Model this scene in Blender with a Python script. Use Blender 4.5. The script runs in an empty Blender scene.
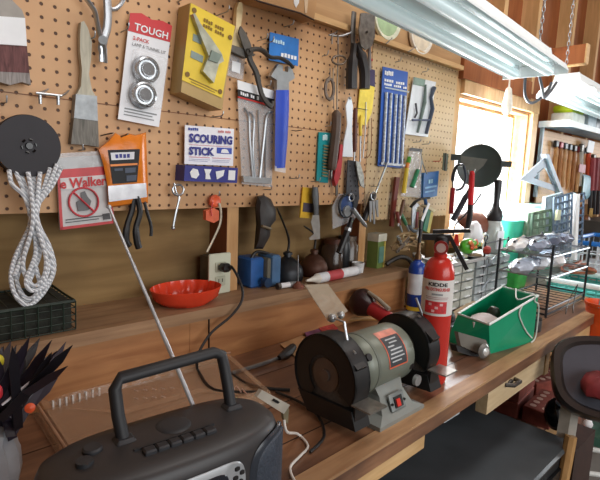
import bpy, math, random
from mathutils import Vector as V, Matrix
random.seed(7)
SC = bpy.context.scene
COL = SC.collection
R = math.radians
# ------------------------------------------------------------------ camera
F = 486.0
EYE = V((0, -1.11, 1.4))
CX = V((513, -49, F)).normalized()
CZ = V((135, -3375, -F)).normalized()
CX = (CX - CZ*CX.dot(CZ)).normalized()
CY = CZ.cross(CX)
# CX,CY,CZ: the world axes written in lens coordinates (right, down, forward)
def ray(px, py):
    r = V(((px-300)/F, (py-240)/F, 1))
    return V((r.dot(CX), r.dot(CY), r.dot(CZ)))
def aty(px, py, y=0.0):
    r = ray(px, py); return EYE + r*((y-EYE.y)/r.y)
def atz(px, py, z=0.9):
    r = ray(px, py); return EYE + r*((z-EYE.z)/r.z)
def atx(px, py, x):
    r = ray(px, py); return EYE + r*(x/r.x)
def W(px, py, d=0.01):
    return aty(px, py, -d)
cam = bpy.data.cameras.new('camera'); co = bpy.data.objects.new('camera', cam); COL.objects.link(co)
cam.sensor_fit = 'HORIZONTAL'; cam.sensor_width = 36; cam.lens = 36*F/600; cam.clip_start = 0.02
right = V((CX.x, CY.x, CZ.x)); down = V((CX.y, CY.y, CZ.y)); fwd = V((CX.z, CY.z, CZ.z))
co.matrix_world = Matrix(((right.x, -down.x, -fwd.x, EYE.x), (right.y, -down.y, -fwd.y, EYE.y), (right.z, -down.z, -fwd.z, EYE.z), (0, 0, 0, 1)))
SC.camera = co
SC.view_settings.view_transform = 'Standard'
SC.view_settings.look = 'None'

# ------------------------------------------------------------------ materials
def lin(h):
    h = h.lstrip('#'); o = []
    for i in (0, 2, 4):
        c = int(h[i:i+2], 16)/255
        o.append(c/12.92 if c <= .04045 else ((c+.055)/1.055)**2.4)
    return (o[0], o[1], o[2], 1)
MC = {}
def new_mat(name):
    m = bpy.data.materials.new(name); m.use_nodes = True
    nt = m.node_tree; b = nt.nodes['Principled BSDF']
    return m, nt, b
def mul(c, k): return (min(c[0]*k, 1), min(c[1]*k, 1), min(c[2]*k, 1), 1)
def M(h, rough=.55, metal=0., var=.18, scale=25., bump=0., emit=0.):
    key = (h, rough, metal, var, scale, bump, emit)
    if key in MC: return MC[key]
    m, nt, b = new_mat('paint_%s' % h.lstrip('#'))
    N = nt.nodes; L = nt.links
    c = lin(h)
    tc = N.new('ShaderNodeTexCoord'); no = N.new('ShaderNodeTexNoise')
    no.inputs['Scale'].default_value = scale; no.inputs['Detail'].default_value = 4
    L.new(tc.outputs['Object'], no.inputs['Vector'])
    rp = N.new('ShaderNodeValToRGB'); L.new(no.outputs['Fac'], rp.inputs['Fac'])
    rp.color_ramp.elements[0].position = .3; rp.color_ramp.elements[1].position = .7
    rp.color_ramp.elements[0].color = mul(c, 1-var); rp.color_ramp.elements[1].color = mul(c, 1+var)
    L.new(rp.outputs['Color'], b.inputs['Base Color'])
    b.inputs['Roughness'].default_value = rough; b.inputs['Metallic'].default_value = metal
    if bump:
        bp = N.new('ShaderNodeBump'); bp.inputs['Strength'].default_value = bump; bp.inputs['Distance'].default_value = .002
        L.new(no.outputs['Fac'], bp.inputs['Height']); L.new(bp.outputs['Normal'], b.inputs['Normal'])
    if emit:
        b.inputs['Emission Color'].default_value = c; b.inputs['Emission Strength'].default_value = emit
    MC[key] = m; return m
def wood(name, h0, h1, axis='X', scale=6., rough=.65, stains=.0, h2='#3a2414'):
    m, nt, b = new_mat(name); N = nt.nodes; L = nt.links
    tc = N.new('ShaderNodeTexCoord'); mp = N.new('ShaderNodeMapping')
    s = {'X': (.12, 1, 1), 'Y': (1, .12, 1), 'Z': (1, 1, .12)}[axis]
    mp.inputs['Scale'].default_value = [a*scale for a in s]
    L.new(tc.outputs['Object'], mp.inputs['Vector'])
    n1 = N.new('ShaderNodeTexNoise'); n1.inputs['Scale'].default_value = 6; n1.inputs['Detail'].default_value = 6; n1.inputs['Distortion'].default_value = 1.2
    L.new(mp.outputs['Vector'], n1.inputs['Vector'])
    rp = N.new('ShaderNodeValToRGB'); rp.color_ramp.elements[0].position = .3; rp.color_ramp.elements[1].position = .7
    rp.color_ramp.elements[0].color = lin(h0); rp.color_ramp.elements[1].color = lin(h1)
    L.new(n1.outputs['Fac'], rp.inputs['Fac'])
    n2 = N.new('ShaderNodeTexNoise'); n2.inputs['Scale'].default_value = 3.5; n2.inputs['Detail'].default_value = 5
    L.new(tc.outputs['Object'], n2.inputs['Vector'])
    r2 = N.new('ShaderNodeValToRGB'); r2.color_ramp.elements[0].position = .42; r2.color_ramp.elements[1].position = .68
    L.new(n2.outputs['Fac'], r2.inputs['Fac'])
    k = N.new('ShaderNodeMath'); k.operation = 'MULTIPLY'; k.inputs[1].default_value = stains
    L.new(r2.outputs['Color'], k.inputs[0])
    mx = N.new('ShaderNodeMix'); mx.data_type = 'RGBA'
    L.new(k.outputs[0], mx.inputs[0]); L.new(rp.outputs['Color'], mx.inputs[6]); mx.inputs[7].default_value = lin(h2)
    L.new(mx.outputs[2], b.inputs['Base Color'])
    b.inputs['Roughness'].default_value = rough
    bp = N.new('ShaderNodeBump'); bp.inputs['Strength'].default_value = .25; bp.inputs['Distance'].default_value = .002
    L.new(n1.outputs['Fac'], bp.inputs['Height']); L.new(bp.outputs['Normal'], b.inputs['Normal'])
    return m
def pegmat(name, h0, h1, hx, hz, hole='#4a2a12'):
    m, nt, b = new_mat(name); N = nt.nodes; L = nt.links
    geo = N.new('ShaderNodeNewGeometry'); sp = N.new('ShaderNodeSeparateXYZ'); L.new(geo.outputs['Position'], sp.inputs[0])
    def fr(sock, off):
        a = N.new('ShaderNodeMath'); a.operation = 'SUBTRACT'; L.new(sock, a.inputs[0]); a.inputs[1].default_value = off-.0127
        d = N.new('ShaderNodeMath'); d.operation = 'DIVIDE'; L.new(a.outputs[0], d.inputs[0]); d.inputs[1].default_value = .0254
        f = N.new('ShaderNodeMath'); f.operation = 'FRACT'; L.new(d.outputs[0], f.inputs[0])
        g = N.new('ShaderNodeMath'); g.operation = 'SUBTRACT'; L.new(f.outputs[0], g.inputs[0]); g.inputs[1].default_value = .5
        h = N.new('ShaderNodeMath'); h.operation = 'MULTIPLY'; L.new(g.outputs[0], h.inputs[0]); L.new(g.outputs[0], h.inputs[1])
        return h
    u = fr(sp.outputs[0], hx); v = fr(sp.outputs[2], hz)
    s = N.new('ShaderNodeMath'); s.operation = 'ADD'; L.new(u.outputs[0], s.inputs[0]); L.new(v.outputs[0], s.inputs[1])
    c = N.new('ShaderNodeMapRange'); c.inputs[1].default_value = .012; c.inputs[2].default_value = .024; L.new(s.outputs[0], c.inputs[0])
    n = N.new('ShaderNodeTexNoise'); n.inputs['Scale'].default_value = 5; n.inputs['Detail'].default_value = 6
    L.new(geo.outputs['Position'], n.inputs['Vector'])
    rp = N.new('ShaderNodeValToRGB'); rp.color_ramp.elements[0].position = .3; rp.color_ramp.elements[1].position = .7
    rp.color_ramp.elements[0].color = lin(h0); rp.color_ramp.elements[1].color = lin(h1)
    L.new(n.outputs['Fac'], rp.inputs['Fac'])
    mx = N.new('ShaderNodeMix'); mx.data_type = 'RGBA'
    L.new(c.outputs[0], mx.inputs[0]); mx.inputs[6].default_value = lin(hole); L.new(rp.outputs['Color'], mx.inputs[7])
    L.new(mx.outputs[2], b.inputs['Base Color']); b.inputs['Roughness'].default_value = .5
    bp = N.new('ShaderNodeBump'); bp.inputs['Strength'].default_value = .6; bp.inputs['Distance'].default_value = .003
    L.new(c.outputs[0], bp.inputs['Height']); L.new(bp.outputs['Normal'], b.inputs['Normal'])
    return m
def clear(name, h='#ffffff', a=.25, rough=.12):
    m, nt, b = new_mat(name); N = nt.nodes; L = nt.links
    tr = N.new('ShaderNodeBsdfTransparent'); mx = N.new('ShaderNodeMixShader'); out = N['Material Output']
    no = N.new('ShaderNodeTexNoise'); no.inputs['Scale'].default_value = 30
    tc = N.new('ShaderNodeTexCoord'); L.new(tc.outputs['Object'], no.inputs['Vector'])
    bp = N.new('ShaderNodeBump'); bp.inputs['Strength'].default_value = .5; bp.inputs['Distance'].default_value = .01
    L.new(no.outputs['Fac'], bp.inputs['Height']); L.new(bp.outputs['Normal'], b.inputs['Normal'])
    b.inputs['Base Color'].default_value = lin(h); b.inputs['Roughness'].default_value = rough
    mx.inputs[0].default_value = a
    L.new(tr.outputs[0], mx.inputs[1]); L.new(b.outputs[0], mx.inputs[2]); L.new(mx.outputs[0], out.inputs[0])
    return m
def brickmat(name, h0, h1, hm, s=10):
    m, nt, b = new_mat(name); N = nt.nodes; L = nt.links
    tc = N.new('ShaderNodeTexCoord'); br = N.new('ShaderNodeTexBrick'); br.inputs['Scale'].default_value = s
    br.inputs['Color1'].default_value = lin(h0); br.inputs['Color2'].default_value = lin(h1); br.inputs['Mortar'].default_value = lin(hm)
    L.new(tc.outputs['Object'], br.inputs['Vector']); L.new(br.outputs['Color'], b.inputs['Base Color'])
    return m

STEEL = M('#a9acae', .38, .7, .12, 40); CHROME = M('#b4b8bc', .3, .8, .08, 30); DSTEEL = M('#6b6864', .4, .8, .2, 40)
BLACK = M('#1d1c1d', .45, 0, .2, 30); BLACKG = M('#141416', .25, 0, .1, 30); WHITE = M('#eef0f2', .5, 0, .05, 20)
RED = M('#c62a25', .4, 0, .1, 20); GREY = M('#8d9092', .5, 0, .12, 20); DGREY = M('#4a4a4c', .5, 0, .15, 30)
YEL = M('#e8c93a', .45, 0, .08, 20); BLUE = M('#2a4fa8', .35, 0, .12, 20); NAVY = M('#2b2f86', .45, 0, .1, 20)
ORANGE = M('#e8842a', .35, 0, .1, 20); BROWN = M('#5a3020', .55, 0, .25, 30)
BAG = clear('clear_plastic_bag', '#f4f6f8', .08); BAG2 = clear('cloudy_plastic', '#e6eaee', .3)
STUDW = wood('stud_wood', '#b98a58', '#d6ab78', 'Z', 6); SHADEW = wood('shaded_stud_wood', '#7a4326', '#8f5532', 'Z', 6)  # second wood puts the shade of the studs' left faces into colour

# ------------------------------------------------------------------ mesh building
ORG = {}
class B:
    def __init__(s, M4=None): s.v = []; s.f = []; s.m = []; s.mi = 0; s.M = M4
    def mat(s, i): s.mi = i; return s
    def add(s, vs, fs):
        n = len(s.v)
        for p in vs:
            p = V(p); s.v.append(s.M @ p if s.M else p)
        for f in fs: s.f.append([i+n for i in f]); s.m.append(s.mi)
        return s
    def box(s, c, d, rz=0, ry=0, rx=0, bev=0):
        c = V(c); h = V(d)/2
        rot = Matrix.Rotation(rz, 3, 'Z') @ Matrix.Rotation(ry, 3, 'Y') @ Matrix.Rotation(rx, 3, 'X')
        if not bev:
            vs = [c + rot @ V((x*h.x, y*h.y, z*h.z)) for x in (-1, 1) for y in (-1, 1) for z in (-1, 1)]
            return s.add(vs, [(0, 1, 3, 2), (4, 6, 7, 5), (0, 4, 5, 1), (2, 3, 7, 6), (0, 2, 6, 4), (1, 5, 7, 3)])
        b = min(bev, min(h)*.95); rings = []
        for (z, ins) in ((-h.z, b), (-h.z+b, 0), (h.z-b, 0), (h.z, b)):
            r = []
            for (sx, sy) in ((1, 1), (-1, 1), (-1, -1), (1, -1)):
                for k in range(3):
                    a = {(1, 1): 0, (-1, 1): 90, (-1, -1): 180, (1, -1): 270}[(sx, sy)] + k*45
                    rr = b-ins if ins else b
                    rr = max(rr, b*.02)
                    r.append(c + rot @ V((sx*(h.x-b)+rr*math.cos(R(a)), sy*(h.y-b)+rr*math.sin(R(a)), z)))
            rings.append(r)
        return s.loft(rings)
    def loft(s, rings, cap=True, close=True):
        n = len(rings[0]); vs = [p for r in rings for p in r]; fs = []
        for i in range(len(rings)-1):
            for j in range(n if close else n-1):
                k = (j+1) % n; fs.append((i*n+j, i*n+k, (i+1)*n+k, (i+1)*n+j))
        if cap and close:
            fs.append(tuple(range(n-1, -1, -1))); fs.append(tuple((len(rings)-1)*n+j for j in range(n)))
        return s.add(vs, fs)
    def tube(s, pts, r, n=8, closed=False, flat=1.0):
        pts = [V(p) for p in pts]; m = len(pts)
        rs = r if isinstance(r, (list, tuple)) else [r]*m
        rings = []; up = None
        for i, p in enumerate(pts):
            if closed: t = pts[(i+1) % m]-pts[i-1]
            else: t = pts[min(i+1, m-1)]-pts[max(i-1, 0)]
            if t.length < 1e-9: t = V((0, 0, 1))
            t.normalize()
            if up is None:
                up = V((0, 0, 1)) if abs(t.z) < .9 else V((0, 1, 0))
            a = t.cross(up)
            if a.length < 1e-4: a = t.cross(V((1, 0, 0)))
            a.normalize(); b = a.cross(t).normalized(); up = b
            rings.append([p + (a*math.cos(2*math.pi*k/n) + b*flat*math.sin(2*math.pi*k/n))*rs[i] for k in range(n)])
        if closed: rings.append(rings[0]); return s.loft(rings, cap=False)
        return s.loft(rings)
    def cyl(s, p0, p1, r0, r1=None, n=20): return s.tube([p0, p1], [r0, r0 if r1 is None else r1], n)
    def lathe(s, prof, o=(0, 0, 0), ax=(0, 0, 1), n=28):
        o = V(o); ax = V(ax).normalized(); a = ax.orthogonal().normalized(); b = ax.cross(a)
        rings = [[o + ax*z + (a*math.cos(2*math.pi*k/n)+b*math.sin(2*math.pi*k/n))*max(r, 1e-5) for k in range(n)] for r, z in prof]
        return s.loft(rings)
    def prism(s, front, vec):
        vec = V(vec); fr = [V(p) for p in front]
        return s.loft([[p+vec for p in fr], fr])
    def ball(s, c, r, sx=1, sy=1, sz=1, n=14):
        c = V(c); rings = []
        for i in range(n//2+1):
            a = math.pi*i/(n//2)
            rings.append([c + V((sx*r*math.sin(a)*math.cos(2*math.pi*k/n)+1e-6*math.cos(k), sy*r*math.sin(a)*math.sin(2*math.pi*k/n)+1e-6*math.sin(k), -sz*r*math.cos(a))) for k in range(n)])
        return s.loft(rings)
    def obj(s, name, mats, parent=None, label=None, cat=None, group=None, kind=None, smooth=40, org=None, solid=0):
        me = bpy.data.meshes.new(name)
        if parent is not None: o0 = ORG[parent.name]
        elif org is not None: o0 = V(org)
        elif kind == 'structure': o0 = V((0, 0, 0))
        else:
            xs = [p.x for p in s.v]; ys = [p.y for p in s.v]; zs = [p.z for p in s.v]
            o0 = V(((min(xs)+max(xs))/2, (min(ys)+max(ys))/2, min(zs)))
        me.from_pydata([tuple(p-o0) for p in s.v], [], s.f)
        if not isinstance(mats, (list, tuple)): mats = [mats]
        for m in mats: me.materials.append(m)
        for p, i in zip(me.polygons, s.m): p.material_index = min(i, len(mats)-1)
        me.validate(); me.update()
        import bmesh
        bm = bmesh.new(); bm.from_mesh(me); bmesh.ops.recalc_face_normals(bm, faces=bm.faces); bm.to_mesh(me); bm.free()
        if smooth:
            me.polygons.foreach_set('use_smooth', [True]*len(me.polygons))
            me.set_sharp_from_angle(angle=R(smooth))
        o = bpy.data.objects.new(name, me); COL.objects.link(o)
        if parent is not None: o.parent = parent
        else: o.location = o0
        ORG[o.name] = o0
        tag(o, label, cat, group, kind)
        return o
def tag(o, label=None, cat=None, group=None, kind=None):
    if label: o['label'] = label
    if cat: o['category'] = cat
    if group: o['group'] = group
    if kind: o['kind'] = kind
def T(name, label, cat, loc, group=None):
    o = bpy.data.objects.new(name, None); COL.objects.link(o); o.location = V(loc); o.empty_display_size = .03
    ORG[o.name] = V(loc); tag(o, label, cat, group); return o
def pp(pts, d): return [W(x, y, d) for x, y in pts]
def slab(pts, d, th=.004):            # flat piece lying parallel to the wall, front face at distance d
    return B().prism(pp(pts, d), (0, th, 0))
def bbox_c(pts): return (sum(p[0] for p in pts)/len(pts), sum(p[1] for p in pts)/len(pts))
def smooth_path(pts, k=4, closed=False):
    P = [V(p) for p in pts]; out = []; n = len(P)
    rng = range(n) if closed else range(n-1)
    for i in rng:
        p0 = P[(i-1) % n] if closed or i > 0 else P[i]; p1 = P[i]; p2 = P[(i+1) % n]
        p3 = P[(i+2) % n] if closed or i+2 < n else p2
        for j in range(k):
            t = j/k
            out.append(.5*((2*p1)+(p2-p0)*t+(2*p0-5*p1+4*p2-p3)*t*t+(3*p1-p0-3*p2+p3)*t**3))
    if not closed: out.append(P[-1])
    return out
def path(pts, d, k=4): return smooth_path([W(p[0], p[1], p[2] if len(p) > 2 else d) for p in pts], k)
def text(s, P00, P10, P01, mat, parent, name='lettering', bold=.02, lift=(0, -.0006, 0)):
    cu = bpy.data.curves.new('t', 'FONT'); cu.body = s; cu.offset = bold; cu.resolution_u = 2
    to = bpy.data.objects.new('t', cu); COL.objects.link(to)
    dg = bpy.context.evaluated_depsgraph_get(); me = bpy.data.meshes.new_from_object(to.evaluated_get(dg))
    vs = [v.co.copy() for v in me.vertices]; fs = [list(p.vertices) for p in me.polygons]
    bpy.data.objects.remove(to); bpy.data.curves.remove(cu); bpy.data.meshes.remove(me)
    if not vs: return
    x0 = min(v.x for v in vs); x1 = max(v.x for v in vs); y0 = min(v.y for v in vs); y1 = max(v.y for v in vs)
    P00, P10, P01 = V(P00), V(P10), V(P01)
    b = B(); b.add([P00+(P10-P00)*((v.x-x0)/(x1-x0))+(P01-P00)*((y1-v.y)/(y1-y0))+V(lift) for v in vs], fs)
    return b.obj(name, mat, parent, smooth=0)
class Card:
    def __init__(s, tl, tr, br, bl, d):
        s.c = [W(*tl, d), W(*tr, d), W(*br, d), W(*bl, d)]
    def p(s, u, v, lift=0.):
        a, b, c, d = s.c
        return (a*(1-u)+b*u)*(1-v)+(d*(1-u)+c*u)*v + V((0, -lift, 0))
    def poly(s, uv, lift=.001, th=.001):
        return B().prism([s.p(u, v, lift) for u, v in uv], (0, th, 0))
    def rect(s, u0, v0, u1, v1, lift=.001, th=.001):
        return s.poly([(u0, v0), (u1, v0), (u1, v1), (u0, v1)], lift, th)
    def rects(s, L, lift=.001, th=.001):
        b = B()
        for (u0, v0, u1, v1) in L:
            b.prism([s.p(u, v, lift) for u, v in ((u0, v0), (u1, v0), (u1, v1), (u0, v1))], (0, th, 0))
        return b
    def text(s, t, u0, v0, u1, v1, mat, parent, lift=.002, bold=.02):
        return text(t, s.p(u0, v0, lift), s.p(u1, v0, lift), s.p(u0, v1, lift), mat, parent, bold=bold)
    def marks(s, n, u0, v0, u1, v1, mat, parent, lift=.002, bold=0):   # a line of print too blurred to read
        rn = random.Random(int(u0*1000+v0*777)); L_ = []
        w_ = (u1-u0)/n
        for i in range(n):
            if n > 5 and i % 5 == 4: continue
            a = rn.random()*.25
            L_.append((u0+i*w_, v0+a*(v1-v0), u0+(i+.72)*w_, v1-(.25-a)*(v1-v0)*.5))
        return s.rects(L_, lift).obj('lettering', mat, parent, smooth=0)
    def body(s, th=.003, r=.0):
        return s.rect(0, 0, 1, 1, 0, th)
    def top(s): return (s.c[0]+s.c[1])/2
def hook(px, py, what, L=.045, up=.012, mat=None, r=.0016):
    p = W(px, py, .0005)
    b = B().tube([p+V((0, -.002, .026)), p+V((0, -.002, .002)), p+V((0, -.004, -.001)), p+V((0, -L*.9, 0)), p+V((0, -L, up*.5)), p+V((0, -L, up))], r, 8)
    return b.obj('peg_hook', mat or STEEL, None, label='steel peg hook ' + what, cat='hook')
# ================================================================== SETTING
def S(name, b, mats, parent=None, smooth=0): return b.obj(name, mats, parent, kind='structure' if parent is None else None, smooth=smooth)
_h = W(167.7, 111.5, 0)
PEGL = pegmat('pegboard_tan', '#c4966a', '#d4a87a', _h.x, _h.z, '#4c2a10')
PEGR = pegmat('pegboard_window_lit', '#c6aa80', '#d4b98e', _h.x+.008, _h.z+.004, '#7c5a34')  # right sheet, window light put into its paler tint
PEGF = pegmat('pegboard_far', '#d9a873', '#e6b884', 0, 0, '#b08050')
PLY = wood('plywood', '#86693f', '#a38455', 'X', 3, .8, .5, '#4a3620')
SHEATH = wood('sheathing', '#8f502a', '#a66436', 'Z', 4, .8, .3)
FIR = wood('fir_board', '#a06a40', '#c48e5c', 'X', 5, .6, .3, '#6a4024')
BENCHW = wood('bench_boards', '#7a543c', '#a57a5a', 'X', 5, .3, .8, '#44302a')
LEDGEW = wood('ledge_board', '#8c6a4c', '#b08c68', 'X', 5, .6, .45, '#5c4632')
EDGEW = wood('bench_edge', '#a9805a', '#cfa87c', 'X', 7, .5, .5, '#6a4a30')
PALEW = wood('pale_pine', '#c9a06a', '#e2be8a', 'X', 6, .55, .2)
TANW = wood('tan_rafter', '#caa06a', '#e0b682', 'Z', 5, .7, .2)
HEADW = wood('header_board', '#a58058', '#bd986c', 'X', 3, .8, .3)

S('floor', B().box((2, -1.95, -.01), (9.2, 4.5, .02)), M('#77746e', .8, 0, .12, 6, .2))
S('ceiling', B().box((2, -1.95, 3.01), (9.2, 4.5, .02)), SHEATH)
S('wall_back', B().box((2, -4.21, 1.5), (9.2, .02, 3)), PLY)
S('wall_left', B().box((-2.61, -2.05, 1.5), (.02, 4.3, 3)), PLY)
S('wall_right', B().box((6.6, -2.05, 1.5), (.02, 4.3, 3)), SHEATH)
wx0, wx1, wz0, wz1 = 2.0, 2.77, 1.145, 1.755
b = B()
b.box((-.3, .1, 1.5), (4.6, .022, 3)).mat(1)
b.box((4.685, .1, 1.5), (3.83, .022, 3)).box((2.385, .1, (3+wz1)/2), (.77, .022, 3-wz1)).mat(0).box((2.385, .1, wz0/2), (.77, .022, wz0))
S('wall_front', b, [PLY, SHEATH])
# studs of the front wall
k = 1
for x0, h in ((-.62, 3), (.02, 3), (.786, 3), (1.365, 3)):
    S('trim_%d' % k, B().box((x0+.019, .0455, 1.5), (.038, .086, 3)).mat(1).box((x0-.0008, .0455, 1.5), (.001, .086, 3)), [STUDW, SHADEW]); k += 1
for x0 in (1.958, 2.734, 3.2535, 3.72, 4.2, 4.7, 5.2):
    z0 = wz1+.1 if 2 < x0 < 2.8 else 0
    S('trim_%d' % k, B().box((x0+.019, .0445, (3+z0)/2), (.038, .088, 3-z0)), TANW); k += 1
for x0 in (2.36,):
    S('trim_%d' % k, B().box((x0, .0445, 2.4), (.038, .088, 1.2)), TANW); k += 1
# header board above the pegboard, and the thin batten on its upper edge
S('trim_%d' % k, B().box((.6, -.004, 1.95), (2.72, .012, .21)), HEADW); k += 1
S('trim_%d' % k, B().box((.6, -.016, 1.853), (2.72, .022, .018)), PALEW); k += 1
S('trim_%d' % k, B().box((2.33, -.008, 1.86), (.72, .03, .09)), SHEATH); k += 1
# pegboards
S('wall_panel_left', B().box((.385, -.003, 1.5675), (1.97, .006, .555)), PEGL).name = 'trim_%d' % k; k += 1
S('wall_panel_right', B().box((1.662, -.003, 1.535), (.578, .006, .615)), PEGR).name = 'trim_%d' % k; k += 1
S('far_panel', B().box((3.75, -.004, 1.46), (1.6, .008, .44)), PEGF).name = 'trim_%d' % k; k += 1
S('seam', B().box((.385, -.0065, 1.527), (1.97, .001, .0018)), M('#7a4a24')).name = 'trim_%d' % k; k += 1
# window
FRW = wood('window_frame_wood', '#c99a68', '#e6c090', 'Z', 6, .5, .1)
FRX = wood('window_rail_wood', '#b98450', '#dcb07c', 'X', 6, .5, .2)
win = B().box((2.42, -.002, wz1+.036), (.84, .03, .068)).box((2.42, .012, wz0-.03), (.84, .05, .05)).box((wx1+.035, .0, (wz0+wz1)/2), (.07, .026, wz1-wz0+.002))
win = S('window_1', win, FRW)
b = B()
b.box((2.385, .05, wz1-.007), (.77, .08, .014)).box((2.385, .05, wz0+.007), (.77, .08, .014)).box((wx1-.008, .05, 1.45), (.016, .08, .59)).box((wx0+.008, .05, 1.45), (.016, .08, .59))
b.box((wx1-.05, .078, 1.45), (.02, .02, .57)).box((2.37, .078, wz1-.022), (.7, .02, .014))
b.obj('window_frame', FRX, win, smooth=0)
b = B().box((2.385, .086, 1.45), (.74, .004, .58))
b.obj('pane', clear('window_glass', '#ffffff', .08, .02), win, smooth=0)
B().box((2.4, -.03, wz0-.052), (.86, .11, .018)).obj('window_sill', FRX, win, smooth=0)

# ledge along the wall and the board beneath it
S('trim_%d' % k, B().box((.39, -.012, 1.036), (2.3, .2, .028)), LEDGEW); k += 1
S('trim_%d' % k, B().box((-.0, -.088, .961), (1.215, .024, .121)), FIR); k += 1
S('trim_%d' % k, B().box((1.069, -.088, .961), (.921, .024, .121)), FIR); k += 1
b = B().box((1.51, -.065, 1.035), (.06, .07, .03)); 

# workbench
wb = T('workbench', 'long scarred wooden workbench with pale worn front edge under the pegboard', 'workbench', (1.8, -.35, 0))
ys = lambda x: -.628+.022*min(max((x-.4)/1.2, 0), 1.6)
def strip(y0, y1, m0):
    b = B(); xs = [-.8, .4, 1.0, 1.6, 2.4, 4.6]
    f = [V((x, ys(x)*y0, .9)) for x in xs]; g = [V((x, ys(x)*y1 + (0 if y1 else -.1), .9)) for x in reversed(xs)]
    b.prism(f+g, (0, 0, -.04)); return b
B().prism([V((x, ys(x), .9)) for x in (-.8, .4, 1., 1.6, 2.4, 4.6)]+[V((4.6, .08, .9)), (1.56, .08, .9), (1.56, -.1, .9), (-.8, -.1, .9)], (0, 0, -.036)).obj('worktop', BENCHW, wb, smooth=0)
b = B()
for y in (-.24, -.38, -.5): b.box((1.9, y, .8995), (5.4, .0022, .0022))
b.obj('board_seam', M('#2c1a12'), wb, smooth=0)
B().prism([V((x, ys(x)-.001, .902)) for x in (-.8, .4, 1., 1.6, 2.4, 4.6)]+[V((x, ys(x)+.04, .902)) for x in (4.6, 2.4, 1.6, 1., .4, -.8)], (0, 0, -.006)).obj('worn_edge', EDGEW, wb, label='pale worn front lip', smooth=0)
B().prism([V((x, ys(x)+.003, .862)) for x in (.5, .72, .86)]+[V((x, ys(x)+.03, .862)) for x in (.86, .72, .5)], (0, 0, -.03)).obj('apron', PALEW, wb, label='pale pine apron', smooth=0)
B().box((1.0, ys(1.)+.025, .852), (.07, .02, .016)).obj('pale_block', M('#b9c4c8'), wb, smooth=0)
# drawer face with pull
dr = B().box((1.365, ys(1.365)+.019, .833), (.4, .03, .066), rz=.018).obj('drawer', wood('drawer_pine', '#d2b88e', '#e6d0a8', 'X', 6, .5, .2), wb, label='pale pine drawer front', smooth=0)
p = W(493, 360, .64) if False else V((1.3, ys(1.3)+.003, .85))
B().tube([p+V((-.03, 0, 0)), p+V((-.02, -.018, .002)), p+V((.02, -.018, .002)), p+V((.03, 0, 0))], .006).ball(p, .012, 1.2, .5, .7).obj('handle', DSTEEL, dr)
B().box((3.2, ys(2.4)+.02, .84), (2.7, .03, .085)).obj('apron', PALEW, wb, smooth=0)
B().box((1.6, ys(1.6)+.02, .825), (.03, .03, .075)).obj('bracket', PALEW, wb, smooth=0)
for x in (-.5, 3.0, 4.3):
    for y in (-.06, -.5): B().box((x, y-.03, .431), (.085, .085, .862)).obj('leg', STUDW, wb, smooth=0)
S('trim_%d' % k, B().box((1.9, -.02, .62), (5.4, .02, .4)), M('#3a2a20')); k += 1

# upper side: cross beam, rafters
S('trim_%d' % k, B().box((2.55, -.13, 1.98), (.04, .36, .085)).mat(1).box((2.55, -.313, 1.98), (.042, .006, .087)).box((2.55, -.13, 1.936), (.042, .36, .004)), [SHEATH, PALEW]); k += 1
for x in (2.9, 3.5, 4.1, 4.7):
    S('trim_%d' % k, B().box((x, -2, 2.9), (.04, 4.2, .18)), TANW); k += 1

# ================================================================== LIGHT
w = bpy.data.worlds.new('sky'); SC.world = w; w.use_nodes = True
w.node_tree.nodes['Background'].inputs[0].default_value = (1, 1, 1, 1); w.node_tree.nodes['Background'].inputs[1].default_value = 3.0
def area(name, loc, rot, sx, sy, e, col=(1, 1, 1)):
    l = bpy.data.lights.new(name, 'AREA'); l.shape = 'RECTANGLE'; l.size = sx; l.size_y = sy; l.energy = e; l.color = col
    o = bpy.data.objects.new(name, l); COL.objects.link(o); o.location = loc; o.rotation_euler = rot; return o
area('window_daylight', (2.385, .17, 1.45), (R(-90), 0, 0), .9, .7, 62, (.93, .97, 1))
area('doorway_daylight', (.9, -4.0, 1.9), (R(84), 0, R(-2)), 3.6, 1.6, 88, (.95, .98, 1))
area('shop_light_fill', (1.35, -.95, 2.75), (R(22), 0, 0), 2.2, .4, 16, (1, .97, .93))
area('far_end_fill', (6.4, -1.9, 1.7), (R(90), 0, R(90)), 1.6, 1.2, 70, (.92, .97, 1))  # unseen fill light added to brighten the far right end

# fluorescent fixtures
TUBE = M('#d4e6e8', .3, 0, .02, 10, 0, .32); FIXW = M('#e6ecec', .5, 0, .04, 8)
def fixture(A, Bp, wd, label, far=True):
    A = V(A); Bp = V(Bp); ax = (Bp-A).normalized(); side = V((0, 0, 1)).cross(ax).normalized()   # side points to the wall
    t = T('fluorescent_fixture', label, 'ceiling light', (A+Bp)/2+V((0, 0, .05)), None)
    def sec(p, prof): return [p+side*y+V((0, 0, z)) for y, z in prof]
    h = wd/2
    prof = [(-h, .0), (-h*.93, .018), (-.05, .03), (.05, .03), (h*.93, .018), (h, .0), (h, .006), (h*.93, .023), (.055, .045), (.05, .085), (-.05, .085), (-.055, .045), (-h*.93, .023), (-h, .006)]
    B().loft([sec(A, prof), sec(Bp, prof)]).obj('reflector', FIXW, t)
    for s in (-1, 1):
        c = side*s*h*.52+V((0, 0, -.002))
        B().cyl(A+c+ax*.035, Bp+c-ax*.035, .019).obj('fluorescent_tube', TUBE, t)
        for e in (A+ax*.02, Bp-ax*.03): B().box(e+c+V((0, 0, .012)), (.018, .03, .05), rz=math.atan2(ax.y, ax.x)).obj('lamp_holder', WHITE, t)
    for e, sg in ((A, -1), (Bp, 1)):
        B().prism(sec(e, [(-h, -.012), (h, -.012), (h, .006), (.06, .05), (.05, .088), (-.05, .088), (-.06, .05), (-h, .006)]), ax*.006*sg).obj('end_plate', FIXW, t, smooth=0)
    return t
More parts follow.
